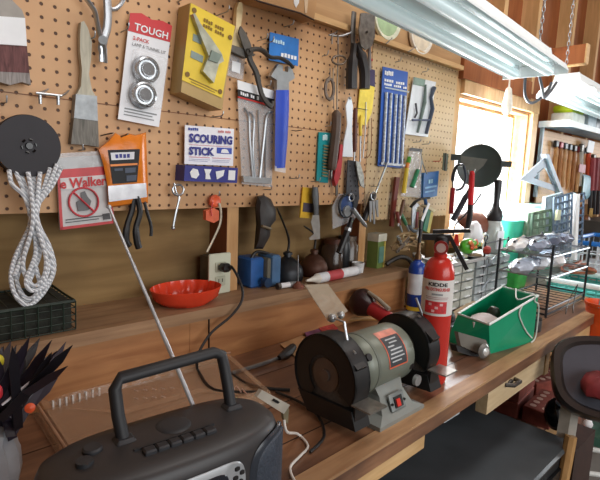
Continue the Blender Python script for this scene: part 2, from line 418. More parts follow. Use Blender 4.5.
fixture((.76, -.415, 1.8), (1.965, -.318, 1.8), .235, 'long twin tube shop light hanging over the bench in front of pegboard')
fixture((2.43, -.28, 1.79), (3.64, -.24, 1.79), .25, 'second twin tube shop light hanging above the far shelf')
def chain(p, q, label):
    p = V(p); q = V(q); n = int((q-p).length/.019); b = B()
    for i in range(n):
        c = p+(q-p)*((i+.5)/n)
        a = V((1, 0, 0)) if i % 2 else V((0, 1, 0))
        pts = [c+a*.0055*math.cos(2*math.pi*j/8)+V((0, 0, .012*math.sin(2*math.pi*j/8))) for j in range(8)]
        b.tube(pts, .0016, 5, closed=True)
    return b.obj('hanging_chain', STEEL, None, label=label, cat='chain')
chain((1.88, -.36, 1.88), (1.94, -.36, 2.9), 'steel chain holding the far end of the near shop light')
chain((2.37, -.29, 1.87), (2.37, -.29, 2.9), 'steel chain holding the near end of the second shop light')
chain((.95, -.41, 1.88), (.95, -.41, 2.9), 'steel chain at the near end of the first shop light')
b = B()
p = V((1.98, -.33, 1.8))
b.tube(smooth_path([p, p+V((.05, .0, -.05)), p+V((.13, .02, -.07)), p+V((.2, .02, -.03)), p+V((.27, .03, .01))]), .006)
b.tube(smooth_path([p+V((0, .05, 0)), p+V((.04, .06, -.07)), p+V((.12, .06, -.09)), p+V((.2, .04, -.04)), p+V((.27, .05, .01))]), .006)
b.obj('power_cable', M('#5a6066', .4), None, label='looped grey power cable between the two shop lights', cat='cable')
bulb = W(508, 98, .1)
lb = T('pull_switch', 'small white pull socket hanging by the window top', 'socket', bulb+V((0, 0, .06)))
B().lathe([(.003, .08), (.004, .05), (.013, .04), (.016, .02), (.022, -.03), (.02, -.06), (.008, -.075)], bulb).obj('body', M('#f4f0e2', .4), lb)
# ================================================================== THINGS ON THE PEGBOARD
# wide paint brush, top left
o = T('paint_brush', 'wide maroon bristled paint brush with white ferrule band, at the far left top', 'brush', W(12, 0, .03))
slab([(-16, -70), (2, -70), (2, -20), (10, -2), (22, 10), (25, 18), (-28, 16), (-28, 0), (-18, -14)], .035, .016).obj('handle', M('#9a948c', .5), o)
slab([(-30, 14), (25, 18), (27, 46), (-31, 42)], .038, .022).obj('ferrule', WHITE, o, label='white metal ferrule')
slab([(-31, 42), (27, 46), (29.5, 73), (-32, 70)], .036, .018).obj('bristles', wood('maroon_bristle', '#4e2626', '#7a4a48', 'Z', 30), o, smooth=0)
slab([(-32, 70), (29.5, 73), (31, 85), (22, 82), (10, 85), (0, 82), (-32, 84)], .0355, .017).obj('bristle_tips', wood('grey_bristle', '#77706c', '#a39c98', 'Z', 30), o, smooth=0)
# double prong holder
o = T('prong_holder', 'chrome double prong tool holder, empty, left of the old paint brush', 'holder', W(50, 97, .01))
B().tube(path([(36, 93, .03), (62, 96, .03)], .03), .0028).tube(path([(37, 93, .03), (45, 91, .012), (52, 86, -.005)], .02), .002).tube(path([(60, 96, .03), (66, 93, .012), (72, 87, -.005)], .02), .002).obj('bracket', CHROME, o)
for x in (40, 58): B().cyl(W(x, 95+(x-40)*.05, .033), W(x+.3, 104+(x-40)*.05, .033), .0032).obj('prong', CHROME, o)
# old paint brush
o = T('paint_brush', 'old paint brush with worn pale wooden handle and stiff grey bristles', 'brush', W(86, 25, .02))
slab([(81, 22), (84, 21), (88, 28), (92, 42), (91, 60), (89, 74), (92, 90), (97, 98), (76, 96), (81, 86), (82, 70), (80, 50), (80, 35)], .025, .014).obj('handle', wood('worn_handle', '#a9a492', '#cdc8b4', 'Z', 14), o)
slab([(76, 94), (97, 96), (98, 121), (74, 118)], .028, .02).obj('ferrule', M('#94989a', .45, .5, .2, 60), o)
slab([(74, 117), (98, 120), (99, 147), (88, 145), (71, 144)], .027, .018).obj('bristles', wood('stiff_bristle', '#5d5b54', '#86827a', 'Z', 30), o, smooth=0)
hook(88, 40, 'the old paint brush hangs from', .04)
# chrome tongs
o = T('pliers', 'chrome long reach pliers with looped handles hanging open, left of white blister pack', 'pliers', W(103, 30, .03))
B().tube(path([(84, -4), (90, 4), (95, 12), (98, 26), (101, 37), (105, 50), (106, 63)], .035), [.0075]*17+[.007]*4+[.005]*4, flat=.6).obj('arm', CHROME, o)
B().tube(path([(126, -6), (121, 4), (115, 9), (110, 8), (108, 0), (107, -6)], .03), .0045).tube(path([(107, -4), (108, 14), (107, 28), (104, 38), (102, 50), (102, 62)], .03), [.009]*17+[.006]*4, flat=.6).obj('arm', CHROME, o)
B().cyl(W(103, 40, .025), W(103, 40, .046), .009).obj('pivot', STEEL, o)
# small empty hooks
hook(8, 3, 'empty, beside the maroon paint brush', .04)
hook(120, 32, 'empty, under the chrome pliers')
# blister card with two rings
o = T('blister_pack', 'white blister card with red header and two round chrome lights', 'package', W(150, 12, .02))
c = Card((130, 13), (172, 26), (159, 127), (118, 119), .02)
c.body(.003).obj('card', M('#eceef2', .35, 0, .03), o, smooth=0)
c.poly([(0, 0), (.25, -.03), (.5, 0), (.75, -.02), (1, 0), (1, .16), (0, .165)], .001).obj('header', M('#cf3338', .4, 0, .06), o, smooth=0)
c.text('TOUGH', .12, .075, .92, .145, WHITE, o)
c.text('2-PACK', .12, .2, .5, .235, RED, o); c.text('LAMP & TUNNEL LIT', .12, .26, .92, .29, DGREY, o, bold=0)
c.rects([(.12, .88, .9, .893), (.12, .91, .8, .92), (.12, .94, .85, .95)]).obj('small_print', GREY, o, smooth=0)
for (x, y) in ((146, 70), (143, 95)):
    p = W(x, y, .03); n = V((0, -1, 0))
    L_ = B().lathe([(.0, -.008), (.03, -.008), (.031, .002), (.028, .012), (.024, .014), (.021, .008), (.017, .008), (.015, .013), (.0, .014)], p, n).obj('ring_light', M('#a4a8ac', .2, .9, .3, 60), o)
    B().lathe([(.014, .0145), (.009, .0155), (.0, .016)], p, n).obj('lens', DGREY, L_)
B().loft([[c.p(u, v, l) for u, v in ((.15, .33), (.88, .36), (.86, .84), (.12, .83))] for l in (.002, .03)]).obj('blister', clear('blister', '#ffffff', .12, .05), o)
# yellow boxed air tool
o = T('boxed_tool', 'yellow boxed package with a silver air tool, hanging above scouring stick', 'package', W(205, 10, .06))
f = [(190, 3), (235, 26), (222, 110), (181, 92)]
B().prism(pp(f, .062), (0, .052, 0)).obj('box', M('#b79a62', .45, 0, .12, 12), o, smooth=0)
c = Card((191, 3), (235, 26), (222, 98), (182, 80), .064)
c.body(.002).obj('card', YEL, o, smooth=0)
c.marks(10, .3, .1, .82, .15, M('#8a6a1a'), o); c.marks(10, .3, .17, .85, .215, M('#8a6a1a'), o)
sl = B().prism(pp([(193, 14), (195, 13), (201, 24), (206, 31), (212, 39), (222, 54), (224, 61), (219, 64), (214, 83), (203, 71), (209, 56), (201, 36), (197, 25)], .078), (0, .013, 0))
sl.obj('air_tool', M('#b9b9a8', .3, .6, .25, 40), o)
B().prism(pp([(212, 50), (222, 55), (218, 63), (209, 60)], .082), (0, .004, 0)).obj('trigger_grip', M('#7d8b80', .4), o)
for v in (.36, .58): c.rect(.12, v, .4, v+.09, .0015).obj('photo_panel', M('#8a9a94'), o, smooth=0)
for u, v in ((.08, .07), (.93, .18), (.1, .9), (.92, .93)): B().lathe([(.0, 0), (.006, 0), (.006, .001), (0, .001)], c.p(u, v, .001), (0, -1, 0), 12).obj('corner_badge', M('#7a5a20'), o)
c.rects([(.15, .93, .85, .945), (.2, .965, .8, .975)], .0012).obj('small_print', M('#9a7a2a'), o, smooth=0)
hook(212, 17, 'through the yellow boxed package', .075)
hook(176, 2, 'empty, left of the yellow boxed package', .04)
# pale wood brush
o = T('whisk_brush', 'cream wooden handled brush hanging right of the yellow box', 'brush', W(240, 3, .02))
slab([(239, 2), (242, 2), (243, 10), (241, 26), (239, 38), (245, 52), (231, 45), (236, 26), (237, 8)], .028, .014).obj('handle', M('#dcc799', .5), o)
slab([(231, 45), (246, 52), (247, 58), (232, 51)], .029, .016).obj('bristles', M('#4c4238', .8, 0, .3, 80), o)
o = T('small_parts_bag', 'small clear bag with white label under the cream brush', 'bag', W(236, 50, .015))
c = Card((228, 49), (246, 54), (243, 80), (227, 75), .018)
c.body(.006).obj('bag', BAG2, o, smooth=0); c.rect(.25, .4, .75, .8, .001).obj('label', WHITE, o, smooth=0)
# garden shears
o = T('tin_snips', 'black handled tin snips hanging beside the blue card', 'snips', W(250, 50, .03))
slab([(241, 26), (246, 33), (251, 44), (253, 54), (247, 56), (242, 42), (239, 32)], .045, .006).obj('blade', DSTEEL, o)
B().cyl(W(250, 52, .03), W(250, 52, .055), .009).obj('pivot', DSTEEL, o)
H = M('#38342f', .5, 0, .2)
B().tube(path([(249, 50), (250, 60), (256, 72), (259, 84), (262, 95), (268, 104), (272, 106), (273, 101)], .045), [.009]*12+[.008]*12+[.005]*5, flat=.7).obj('handle', H, o)
B().tube(path([(248, 51), (256, 49), (263, 51), (270, 57), (280, 58), (289, 63), (293, 68)], .05), [.009]*10+[.0075]*10+[.006]*5, flat=.7).obj('handle', H, o)
slab([(230, 44), (245, 49), (256, 55), (246, 58), (232, 51)], .04, .008).obj('blade', DSTEEL, o)
hook(256, 41, 'left of two holding the tin snips', .05); hook(262, 44, 'right of two holding the tin snips', .05)
# hex key pack
o = T('hex_key_pack', 'long clear pack of bright bent hex keys with black and white header', 'package', W(256, 82, .02))
c = Card((237, 80), (274, 91), (272, 187), (242, 184), .022)
c.rect(0, 0, 1, .085, .002, .003).obj('header', WHITE, o, smooth=0)
c.rect(0, .085, 1, .15, .002, .003).obj('header_band', BLACK, o, smooth=0); c.marks(7, .06, .1, .44, .135, WHITE, o, .0035); c.marks(2, .5, .095, .56, .14, WHITE, o, .0035)
c.rect(0, .15, 1, .165, .002, .003).obj('red_line', RED, o, smooth=0)
c.rect(0, .165, 1, 1, .0, .002).obj('bag', BAG2, o, smooth=0)
for q, r in (([(244, 108), (249, 117), (250, 140), (253, 178)], .0032), ([(249, 112), (254, 120), (253, 150), (255, 178)], .0028), ([(272, 112), (267, 116), (264, 140), (260, 178)], .0034), ([(268, 118), (266, 130), (265, 178)], .0026), ([(258, 110), (259, 140), (262, 180)], .0022)):
    B().tube(path(q, .028), r, 6).obj('hex_key', CHROME, o)
B().prism(pp([(243, 176), (272, 178), (271, 184), (244, 182)], .03), (0, .008, 0)).obj('key_tray', STEEL, o)
hook(264, 86, 'through the hex key pack header', .03)
# blue card
o = T('packaging_card', 'blue hanging card with white lettering above the blue handled wrench', 'package', W(285, 33, .02))
c = Card((270, 32), (299, 39), (298, 66), (269, 60), .02)
c.body(.002).obj('card', M('#2d77c4', .35, 0, .25, 14), o, smooth=0)
c.marks(5, .1, .2, .5, .36, M('#b9dcf4'), o); c.marks(5, .38, .62, .95, .8, WHITE, o)
hook(283, 27, 'holding the blue card', .045)
# adjustable wrench in a clear pack
o = T('adjustable_wrench', 'adjustable wrench with thick bright blue handle in a clear sleeve', 'wrench', W(283, 66, .03))
slab([(279, 64), (283, 66), (283, 71), (288, 72), (288, 66), (292, 68), (295, 78), (289, 82), (289, 92), (277, 90), (277, 80), (271, 76), (274, 71)], .04, .014).obj('jaw', STEEL, o)
B().loft([[W(x0, y, .048-.012*0), W((x0+x1)/2, y, .054), W(x1, y, .048), W(x1, y+.2, .034), W((x0+x1)/2, y, .03), W(x0, y, .034)] for x0, x1, y in ((276, 289, 90), (275.5, 289, 110), (275, 287.5, 140), (275, 285, 168))]).obj('handle', M('#0c3fb8', .5, 0, .06), o)
slab([(275, 166), (286, 168), (285.5, 173), (275, 171)], .05, .002).obj('sleeve_end', clear('thin_sleeve', '#ffffff', .4, .1), o, smooth=0)
# scouring stick
o = T('scouring_stick_pack', 'white and blue scouring stick card with boxed stick', 'package', W(208, 127, .02))
c = Card((185, 125), (234, 129), (233, 166), (184.5, 164), .026)
c.body(.003).obj('card', M('#f0f0f6', .4, 0, .02), o, smooth=0)
c.marks(5, .06, .05, .26, .13, M('#4a5aa8'), o, bold=.0); c.marks(10, .66, .06, .96, .13, M('#d88a8a'), o, bold=0)
c.text('SCOURING', .07, .2, .96, .44, NAVY, o, bold=.05); c.text('STICK', .07, .54, .58, .76, NAVY, o, bold=.05)
c.rect(.08, .485, .96, .495).obj('rule', M('#c04050'), o, smooth=0)
c.rect(.64, .52, .96, .68).obj('picture_panel', M('#3a50b0'), o, smooth=0); c.poly([(.72, .66), (.74, .57), (.8, .55), (.86, .57), (.9, .66)], .002).obj('picture', WHITE, o, smooth=0)
c.rects([(.08, .8, .5, .815), (.55, .8, .95, .815)], .001).obj('small_print', M('#d07080'), o, smooth=0)
c.rects([(.08, .86, .5, .87), (.08, .9, .45, .91), (.55, .86, .92, .87), (.55, .9, .9, .91)], .001).obj('small_print', M('#8088b0'), o, smooth=0)
B().prism(pp([(185, 165), (238, 168), (237, 183), (184, 181)], .05), (0, .044, 0)).obj('stick_box', NAVY, o, smooth=0)
c2 = Card((185, 165), (238, 168), (237, 183), (184, 181), .0505)
b = B()
for i in range(4):
    u = .09+i*.235
    b.prism([c2.p(u+a*.17, .18+bb*.64, .001) for a, bb in [[(0, .4), (.3, 0), (.8, .1), (1, .6), (.7, 1), (.2, .9)], [(.1, 0), (.9, 0), (.7, .5), (.9, 1), (.3, 1), (.3, .5)], [(0, .2), (1, 0), (.9, .6), (.2, 1)], [(.1, 0), (.9, 0), (.9, 1), (.1, 1)]][i]], (0, .0008, 0))
b.obj('pictogram', WHITE, o, smooth=0)
hook(210, 117, 'holding the scouring stick card', .06)
# silver eye tool
o = T('eye_wrench', 'small silver eye ended tool hanging left of the orange clip', 'tool', W(178, 188, .02))
B().tube([W(178+5.5*math.cos(a*.5236), 190+5.5*math.sin(a*.5236), .03) for a in range(12)], .0028, closed=True).obj('eye', CHROME, o)
B().tube(path([(174, 183), (176, 192), (179, 198), (176, 212), (174, 222), (173, 228)], .03), [.0022]*8+[.003]*13).ball(W(173, 228, .03), .005).obj('shaft', CHROME, o)
hook(176, 178, 'holding the silver eye ended tool', .035)
# rope reel
o = T('rope_reel', 'black plastic reel disc with braided white rope hanging in loops', 'rope reel', W(30, 150, .02))
p = W(29, 146, .07)
B().lathe([(.0, 0), (.0575, 0), (.059, -.006), (.057, -.014), (.02, -.016), (.02, -.045), (.055, -.047), (.055, -.055), (0, -.055)], p, (0, -1, 0), 48).obj('reel', M('#252228', .6, 0, .1), o)
b = B().lathe([(.0, .004), (.006, .004), (.007, .0), (0, 0)], p, (0, -1, 0), 16)
for k in range(6): b.tube([p+V((.0125*math.cos(a), -.001, .0125*math.sin(a))) for a in [k*math.pi/3+j*.12 for j in range(5)]], .0022, 6)
b.obj('hub', BLACKG, o)
m, nt, bs = new_mat('braided_rope'); N = nt.nodes
wv = N.new('ShaderNodeTexWave'); wv.inputs['Scale'].default_value = 60; wv.bands_direction = 'DIAGONAL'; tc = N.new('ShaderNodeTexCoord'); nt.links.new(tc.outputs['Object'], wv.inputs['Vector'])
rp = N.new('ShaderNodeValToRGB'); rp.color_ramp.elements[0].color = lin('#b4b8c0'); rp.color_ramp.elements[1].color = lin('#eef1f4'); rp.color_ramp.elements[1].position = .4
nt.links.new(wv.outputs['Fac'], rp.inputs['Fac']); nt.links.new(rp.outputs['Color'], bs.inputs['Base Color']); bs.inputs['Roughness'].default_value = .8
bp = N.new('ShaderNodeBump'); bp.inputs['Distance'].default_value = .002; nt.links.new(wv.outputs['Fac'], bp.inputs['Height']); nt.links.new(bp.outputs['Normal'], bs.inputs['Normal'])
ROPE = m
for q in ([(9, 170), (12, 184), (24, 196), (30, 214), (29, 228), (16, 255), (11, 275), (14, 292), (22, 303), (30, 305), (44, 292), (54, 270), (50, 248), (40, 228), (36, 214)],
          [(14, 168), (22, 186), (30, 205), (31, 226), (22, 250), (16, 275), (22, 294), (32, 298), (44, 282), (49, 262), (45, 240), (37, 222), (38, 205), (52, 186), (61, 168)],
          [(28, 172), (31, 190), (33, 214), (31, 232), (24, 256), (24, 272), (34, 286), (44, 276), (46, 258), (40, 236), (36, 220)],
          [(34, 172), (34, 195), (34, 220), (28, 244), (20, 268), (17, 284), (26, 301), (38, 296), (40, 284), (35, 262), (38, 240), (37, 224), (35, 205)],
          [(40, 172), (38, 195), (36, 218), (42, 240), (51, 258), (52, 275), (42, 288), (30, 290), (26, 280), (32, 265), (36, 250), (34, 226)],
          [(50, 168), (44, 188), (37, 208), (35, 226), (40, 250), (35, 268), (28, 284)], [(20, 172), (27, 192), (32, 212), (33, 226), (26, 248), (14, 268)],
          [(57, 164), (50, 182), (40, 200), (36, 218), (30, 236), (20, 262), (14, 276)]):
    d0 = .06+random.random()*.03
    B().tube(path([(x, y, d0+.008*math.sin(i)) for i, (x, y) in enumerate(q)], .07, 5), .0043, 7).obj('rope_strand', ROPE, o)
hook(3, 103, 'empty silver ring hook above the black reel', .03)
# toe walker bag
o = T('traction_pack', 'clear pack with red border reading e Walker and a red prohibition circle', 'package', W(80, 158, .02))
c = Card((56, 158), (104, 155), (115, 223), (60, 230), .022)
c.body(.004).obj('bag', M('#c9c9c8', .4, 0, .1), o, smooth=0)
c.rect(.0, -.06, 1, .16, .001).obj('clear_top', BAG2, o, smooth=0)
c.rects([(0, .16, 1, .28), (0, .28, .05, 1), (.95, .28, 1, 1), (0, .96, 1, 1)], .002).obj('red_border', M('#c23a3e', .4), o, smooth=0)
c.rect(.05, .28, .95, .44, .0025).obj('name_band', M('#d4cfce', .4), o, smooth=0)
c.text('e Walker', .04, .29, .96, .43, M('#c4373a'), o, .004, bold=.03)
p = c.p(.45, .64, .005)
pts = [p+V((.031*math.cos(a*.2618), 0, .031*math.sin(a*.2618))) for a in range(24)]
B().tube(pts, .0022, 6, closed=True).tube([p+V((-.022, 0, .022)), p+V((.022, 0, -.022))], .0022, 6).obj('prohibition_sign', M('#c43a44'), o)
B().prism([p+V((x, .001, z)) for x, z in ((-.012, -.02), (-.015, .0), (-.004, .008), (-.006, .02), (.003, .024), (.008, .012), (.016, .002), (.01, -.018))], (0, .001, 0)).obj('picture', M('#6d6e70'), o, smooth=0)
c.rects([(.1, .86, .9, .875), (.1, .9, .7, .912), (.78, .84, .92, .93)], .003).obj('small_print', DGREY, o, smooth=0)
hook(78, 150, 'holding the red bordered pack', .03)
# orange pack
o = T('orange_pack', 'glossy orange foil pack with black window and silver lower band', 'package', W(123, 133, .025))
SH = M('#e27f24', .22, 0, .2, 22, .6)
def pillow(pts, d, th, m, name, par):
    cx, cy = bbox_c(pts); b = B()
    r = [[W(x, y, d) for x, y in pts], [W(cx+(x-cx)*.97, cy+(y-cy)*.97, d+th*.6) for x, y in pts], [W(cx+(x-cx)*.7, cy+(y-cy)*.7, d+th) for x, y in pts]]
    return b.loft(r).obj(name, m, par)
pillow([(115, 132.5), (121, 136), (127, 133), (136, 135), (146, 132), (147, 160), (148, 184), (148, 203), (128, 205), (108, 208), (107, 186), (103, 165), (98, 149), (108, 141)], .025, .014, SH, 'foil_bag', o)
c = Card((108, 150), (140, 149), (137, 182), (113, 184), .041)
c.body(.001).obj('window', M('#14171b', .6), o, smooth=0)
c.rect(.06, .08, .82, .3, .001).obj('title_panel', M('#d9dbe0', .3), o, smooth=0); c.rects([(0, .42, .95, .48)], .001).obj('orange_bar', ORANGE, o, smooth=0)
c.rects([(.12, .55, .42, .62), (.5, .55, .9, .7), (.55, .78, .95, .95)], .001).obj('picture_panel', M('#4c5668', .6), o, smooth=0)
c.marks(4, .2, .12, .7, .26, NAVY, o, .0015)
c = Card((108, 186), (146, 183), (147, 197), (109, 202), .041)
c.body(.001).obj('silver_band', M('#c9cace', .2, .3, .2, 30), o, smooth=0)
b = B().tube(path([(99, 136, .0), (108, 134, .03), (113, 133, .05)], .03), .0016).tube(path([(110, 140, .0), (120, 137, .03), (128, 134, .055)], .03), .0018)
b.obj('peg_hook', DSTEEL, None, label='dark double wire hook holding the orange pack', cat='hook')
# pliers below it
o = T('pliers', 'black handled pliers hanging below the orange pack', 'pliers', W(135, 205, .02))
B().tube(path([(134, 196), (132, 210), (127, 226), (126, 240), (129, 246)], .03), [.007]*9+[.0085]*8).obj('handle', BLACK, o)
B().tube(path([(137, 196), (140, 212), (136, 228), (137, 241), (139, 248)], .035), [.007]*9+[.0085]*8).obj('handle', BLACK, o)
B().tube(path([(144, 200), (147, 212), (151, 226), (151, 236)], .03), .004).obj('spring_lever', BLACK, o)
# orange clip and metal strap
o = T('key_float', 'two orange plastic discs with cord and bent metal strap above outlet', 'hanging tag', W(214, 200, .02))
B().lathe([(0, -.002), (.017, -.002), (.017, .005), (.012, .008), (.006, .006), (0, .006)], W(214.5, 201, .02), (0, -1, 0)).obj('disc', M('#e0603a', .35), o)
B().prism(pp([(206, 211), (214, 208), (219, 211), (219, 220), (214, 223), (206, 220)], .03), (0, .014, 0)).obj('body', M('#dd6a48', .35), o)
B().tube(path([(219, 203), (221, 212), (220, 224), (214, 238), (207, 252)], .03), .0035, flat=.5).obj('strap', M('#b9ad98', .4, .3), o, label='bent pale metal strap')
B().tube(path([(213, 202), (211, 210), (212, 216)], .036), .0016).obj('cord', RED, o)
hook(213, 195, 'holding the orange discs', .03)
# black holster
o = T('tool_holster', 'black leather holster with a dark tool hanging below hex keys', 'holster', W(265, 195, .03))
B().loft([pp(q, d) for q, d in (([(257, 196), (264, 195), (271, 199), (276, 210), (276, 220), (271, 226), (270, 236), (263, 249), (254, 249), (256, 225), (255, 208)], .005), ([(258, 197), (264, 196), (270, 200), (275, 211), (275, 219), (270, 226), (268, 236), (262, 247), (256, 247), (258, 225), (256, 208)], .045), ([(261, 202), (264, 201), (267, 205), (270, 212), (270, 218), (266, 224), (264, 232), (261, 240), (259, 240), (261, 225), (260, 210)], .055))]).obj('sheath', M('#2b2522', .55, 0, .3, 30, .4), o)
B().tube([W(262, 226, .06), W(271, 229, .052)], .004).obj('strap', M('#70624a'), o)
hook(263, 189, 'holding the black holster', .04)
# yellow card with putty knife in front
o = T('blade_card', 'yellow hanging card of blades behind the putty knife', 'package', W(309, 187, .015))
c = Card((303, 187), (318, 189), (315, 219), (300, 217.5), .015)
c.body(.004).obj('card', M('#e0b336', .4), o, smooth=0); c.rect(.12, .5, .8, .8, .001).obj('picture', M('#4e4652'), o, smooth=0)
o = T('putty_knife', 'putty knife with black handle and notched steel blade', 'knife', W(315, 188, .03))
B().loft([[W(x0, y, .03), W(x0+1, y, .04), W(x1-1, y, .04), W(x1, y, .03), W(x1-1, y, .022), W(x0+1, y, .022)] for x0, x1, y in ((312, 318, 187), (311.5, 319, 196), (313, 319, 208), (313, 319, 215))]).obj('handle', BLACK, o)
slab([(313, 215), (319, 215), (320, 226), (320, 239), (310, 240), (309, 238), (314, 234), (311, 222)], .032, .002).obj('blade', M('#c4c5c2', .3, .7), o)
hook(310, 181, 'holding the yellow card and putty knife', .045); hook(289, 178, 'empty, right of the hex key pack', .045)
# L hook
B().tube(path([(290, 119, 0), (291, 130, .0), (296, 131, .03), (302, 130, .06)], 0, 1), .0016).obj('peg_hook', DSTEEL, None, label='dark wire corner hook, empty, right of the blue handled wrench', cat='hook')
# teal drill set
o = T('drill_bit_set', 'narrow teal card holding a row of short drill bits', 'package', W(325, 133, .015))
c = Card((319, 132), (331, 133), (328, 183), (316.5, 182), .015)
c.body(.004).obj('card', M('#1f8f94', .35), o, smooth=0); c.marks(5, .3, .03, .7, .16, M('#d4ecec'), o)
for i in range(11): B().cyl(c.p(.35, .26+i*.06, .006), c.p(.78, .27+i*.06, .006), .0028, n=6).obj('drill_bit', M('#c9b98e', .3, .6), o)
hook(324, 126, 'holding the teal drill bit card', .03)
# caliper clip
o = T('shackle', 'oval grey metal shackle hanging on the middle of the board', 'shackle', W(330, 76, .02))
B().tube([W(329.5+4.2*math.cos(a*.5236), 89+10.5*math.sin(a*.5236), .03) for a in range(12)], [.006]*12+[.006] if False else .006, closed=True, flat=.7).obj('loop', M('#77695e', .4, .6), o)
B().tube(path([(330, 68), (330, 79)], .02), .0014).obj('pin', DSTEEL, o)
# wire holder and ring
o = T('wire_holder', 'silver multi prong wire holder near the top of the board', 'holder', W(340, 33, .02))
B().tube(path([(329, 35), (340, 36), (350, 33), (354, 30)], .04), .003).tube(path([(331, 34, .04), (335, 33, .02), (338, 30, .0)], .0), .002).obj('bracket', STEEL, o)
for x in (332, 338): B().tube(path([(x, 35), (x, 44)], .045), .0022).obj('prong', CHROME, o)
o = T('ring_rasp', 'long dark handled rasp hanging on a wire ring', 'rasp', W(338, 60, .03))
B().tube([W(339+7*math.cos(a*.5236), 60+4.5*math.sin(a*.5236), .04) for a in range(12)], .0032, closed=True).obj('ring', M('#6a5d50', .4, .6), o)
B().tube(path([(338, 36), (338, 60), (337, 85), (337, 112)], .035), .0022).tube(path([(333, 68), (334, 110)], .03), .0015).obj('rod', M('#7d7468', .4, .7), o)
B().tube(path([(336.5, 110), (336, 130), (333.5, 152), (331.5, 170)], .035), [.006]+[.0155]*11+[.011]).obj('handle', M('#574438', .55, 0, .2, 20), o)
B().tube(path([(331.5, 170), (331, 178), (332, 187)], .03), [.004]*5+[.001]*4).obj('tip', DSTEEL, o)
hook(321, 56, 'small and empty, left of the wire ring', .03)
# red snips
o = T('snips', 'red handled snips hanging right of the dark rasp', 'snips', W(341, 144, .03))
slab([(340.5, 144), (343, 145), (342.5, 158), (341, 174), (338, 183), (336, 186), (334, 178), (336, 168), (339, 158)], .035, .016).obj('handle', M('#b3262e', .35), o)
slab([(336, 178), (338, 178), (338, 194), (336, 196)], .03, .004).obj('blade', DSTEEL, o)
# white spatula
o = T('spatula', 'white flat spatula shaped tool hanging point up', 'spatula', W(350, 97, .03))
slab([(349, 97), (351, 97), (353, 106), (352.5, 118), (352, 130), (353, 157), (342.5, 156.5), (344, 142), (347.5, 124), (346, 106)], .035, .004).obj('blade', M('#e6edf4', .3, 0, .03), o)
B().ball(W(350, 98, .036), .005).obj('hanging_ring', STEEL, o)
o = T('chisel', 'dark red wooden handled chisel right of the white spatula', 'chisel', W(355, 110, .03))
B().tube(path([(355.5, 108), (355, 130), (354.5, 152)], .03), [.005]+[.0075]*7+[.005]).obj('handle', M('#5e2c1e', .5), o); B().tube(path([(354.5, 152), (354, 161)], .03), .003).obj('blade', STEEL, o)
# trowel and black handles
o = T('tin_snips', 'large tin snips with two black grips hanging under the shop light', 'snips', W(354, 15, .04))
B().tube(path([(354, 12), (353, 30), (353, 46)], .04), [.011]*9, flat=.5).obj('blade', DSTEEL, o)
B().tube(path([(354, 44), (352.5, 60), (351.5, 75), (351.5, 89)], .045), [.011]*4+[.018]*9).obj('handle', M('#2a2626', .5), o)
B().tube(path([(357, 44), (361, 55), (364.5, 72), (364.5, 89)], .05), [.011]*4+[.018]*9).obj('handle', M('#2f2b2b', .5), o)
o = T('scraper', 'broad mottled steel scraper blade beside the black grips', 'scraper', W(368, 15, .05))
slab([(361, 13), (366, 13), (375, 15), (375, 37), (372, 46), (366, 50), (361, 46), (359, 30)], .065, .004).obj('blade', M('#7e7c78', .45, .6, .35, 60), o)
B().cyl(W(367, 32, .064), W(367, 32, .07), .004).obj('rivet', DSTEEL, o)
B().tube(path([(369, 46), (369.5, 58), (369.5, 70)], .05), .006).obj('handle', M('#8a8480', .4), o)
for x, y in ((371, 60), (373, 20), (372, 40)):
    B().ball(W(x, y, .04), .006, 1.3, 1, .8).obj('plastic_plug', RED, None, label='small red plastic peg cap behind the steel scraper', cat='plug', group='red plastic plugs')
# yellow card + screwdriver
o = T('packaging_card', 'yellow card with dark purple top beside the black grips', 'package', W(368, 70, .015))
slab([(366, 84), (375, 86), (372, 112), (366, 126), (357, 122), (360, 88)], .015, .003).obj('card', M('#efd44e', .4), o, smooth=0)
slab([(368, 68), (375, 70), (375, 87), (366, 84)], .016, .003).obj('header', M('#3b2f56'), o, smooth=0)
B().tube(path([(357, 108), (368, 110)], .02), .0012).obj('wire', DSTEEL, o)
o = T('screwdriver', 'screwdriver with yellow and silver shaft below the yellow card', 'screwdriver', W(361, 120, .02))
B().tube(path([(361, 115), (360.5, 125), (360.5, 136)], .025), [.003]+[.006]*7+[.004]).obj('handle', YEL, o); B().tube(path([(360.5, 136), (360, 162)], .025), .003).obj('shaft', STEEL, o)
B().tube(path([(366, 102), (365.5, 125), (363, 158)], .02), .0018).obj('wire_rod', STEEL, None, label='thin straight wire rod hanging right of the yellow screwdriver', cat='rod')
B().tube(path([(371.5, 118), (371, 150), (367, 158)], .02), .0014).obj('wire_rod', M('#8a5a38'), None, label='thin brown bent rod left of the blue drill pack', cat='rod')
# saw blade
o = T('saw_blade', 'dark perforated steel blade hanging below the white spatula', 'blade', W(352, 160, .02))
slab([(348, 160), (357, 161), (359.5, 198), (356, 210), (346, 200)], .025, .003).obj('blade', M('#45464a', .5, .4, .2, 40), o)
b = B()
for i in range(7):
    for x in (350, 354.5): b.lathe([(0, 0), (.0022, 0), (.0022, .0006), (0, .0006)], W(x+i*.25, 166+i*5, .0255), (0, -1, 0), 8)
b.obj('holes', BLACKG, o)
o = T('key_bundle', 'mottled silver key shaped tool over the dark blade', 'tool', W(359, 160, .03))
slab([(356, 161), (360, 162), (364, 176), (364.5, 188), (361, 186), (358, 175)], .035, .005).obj('body', M('#b5b6ae', .4, .5, .35, 90), o)
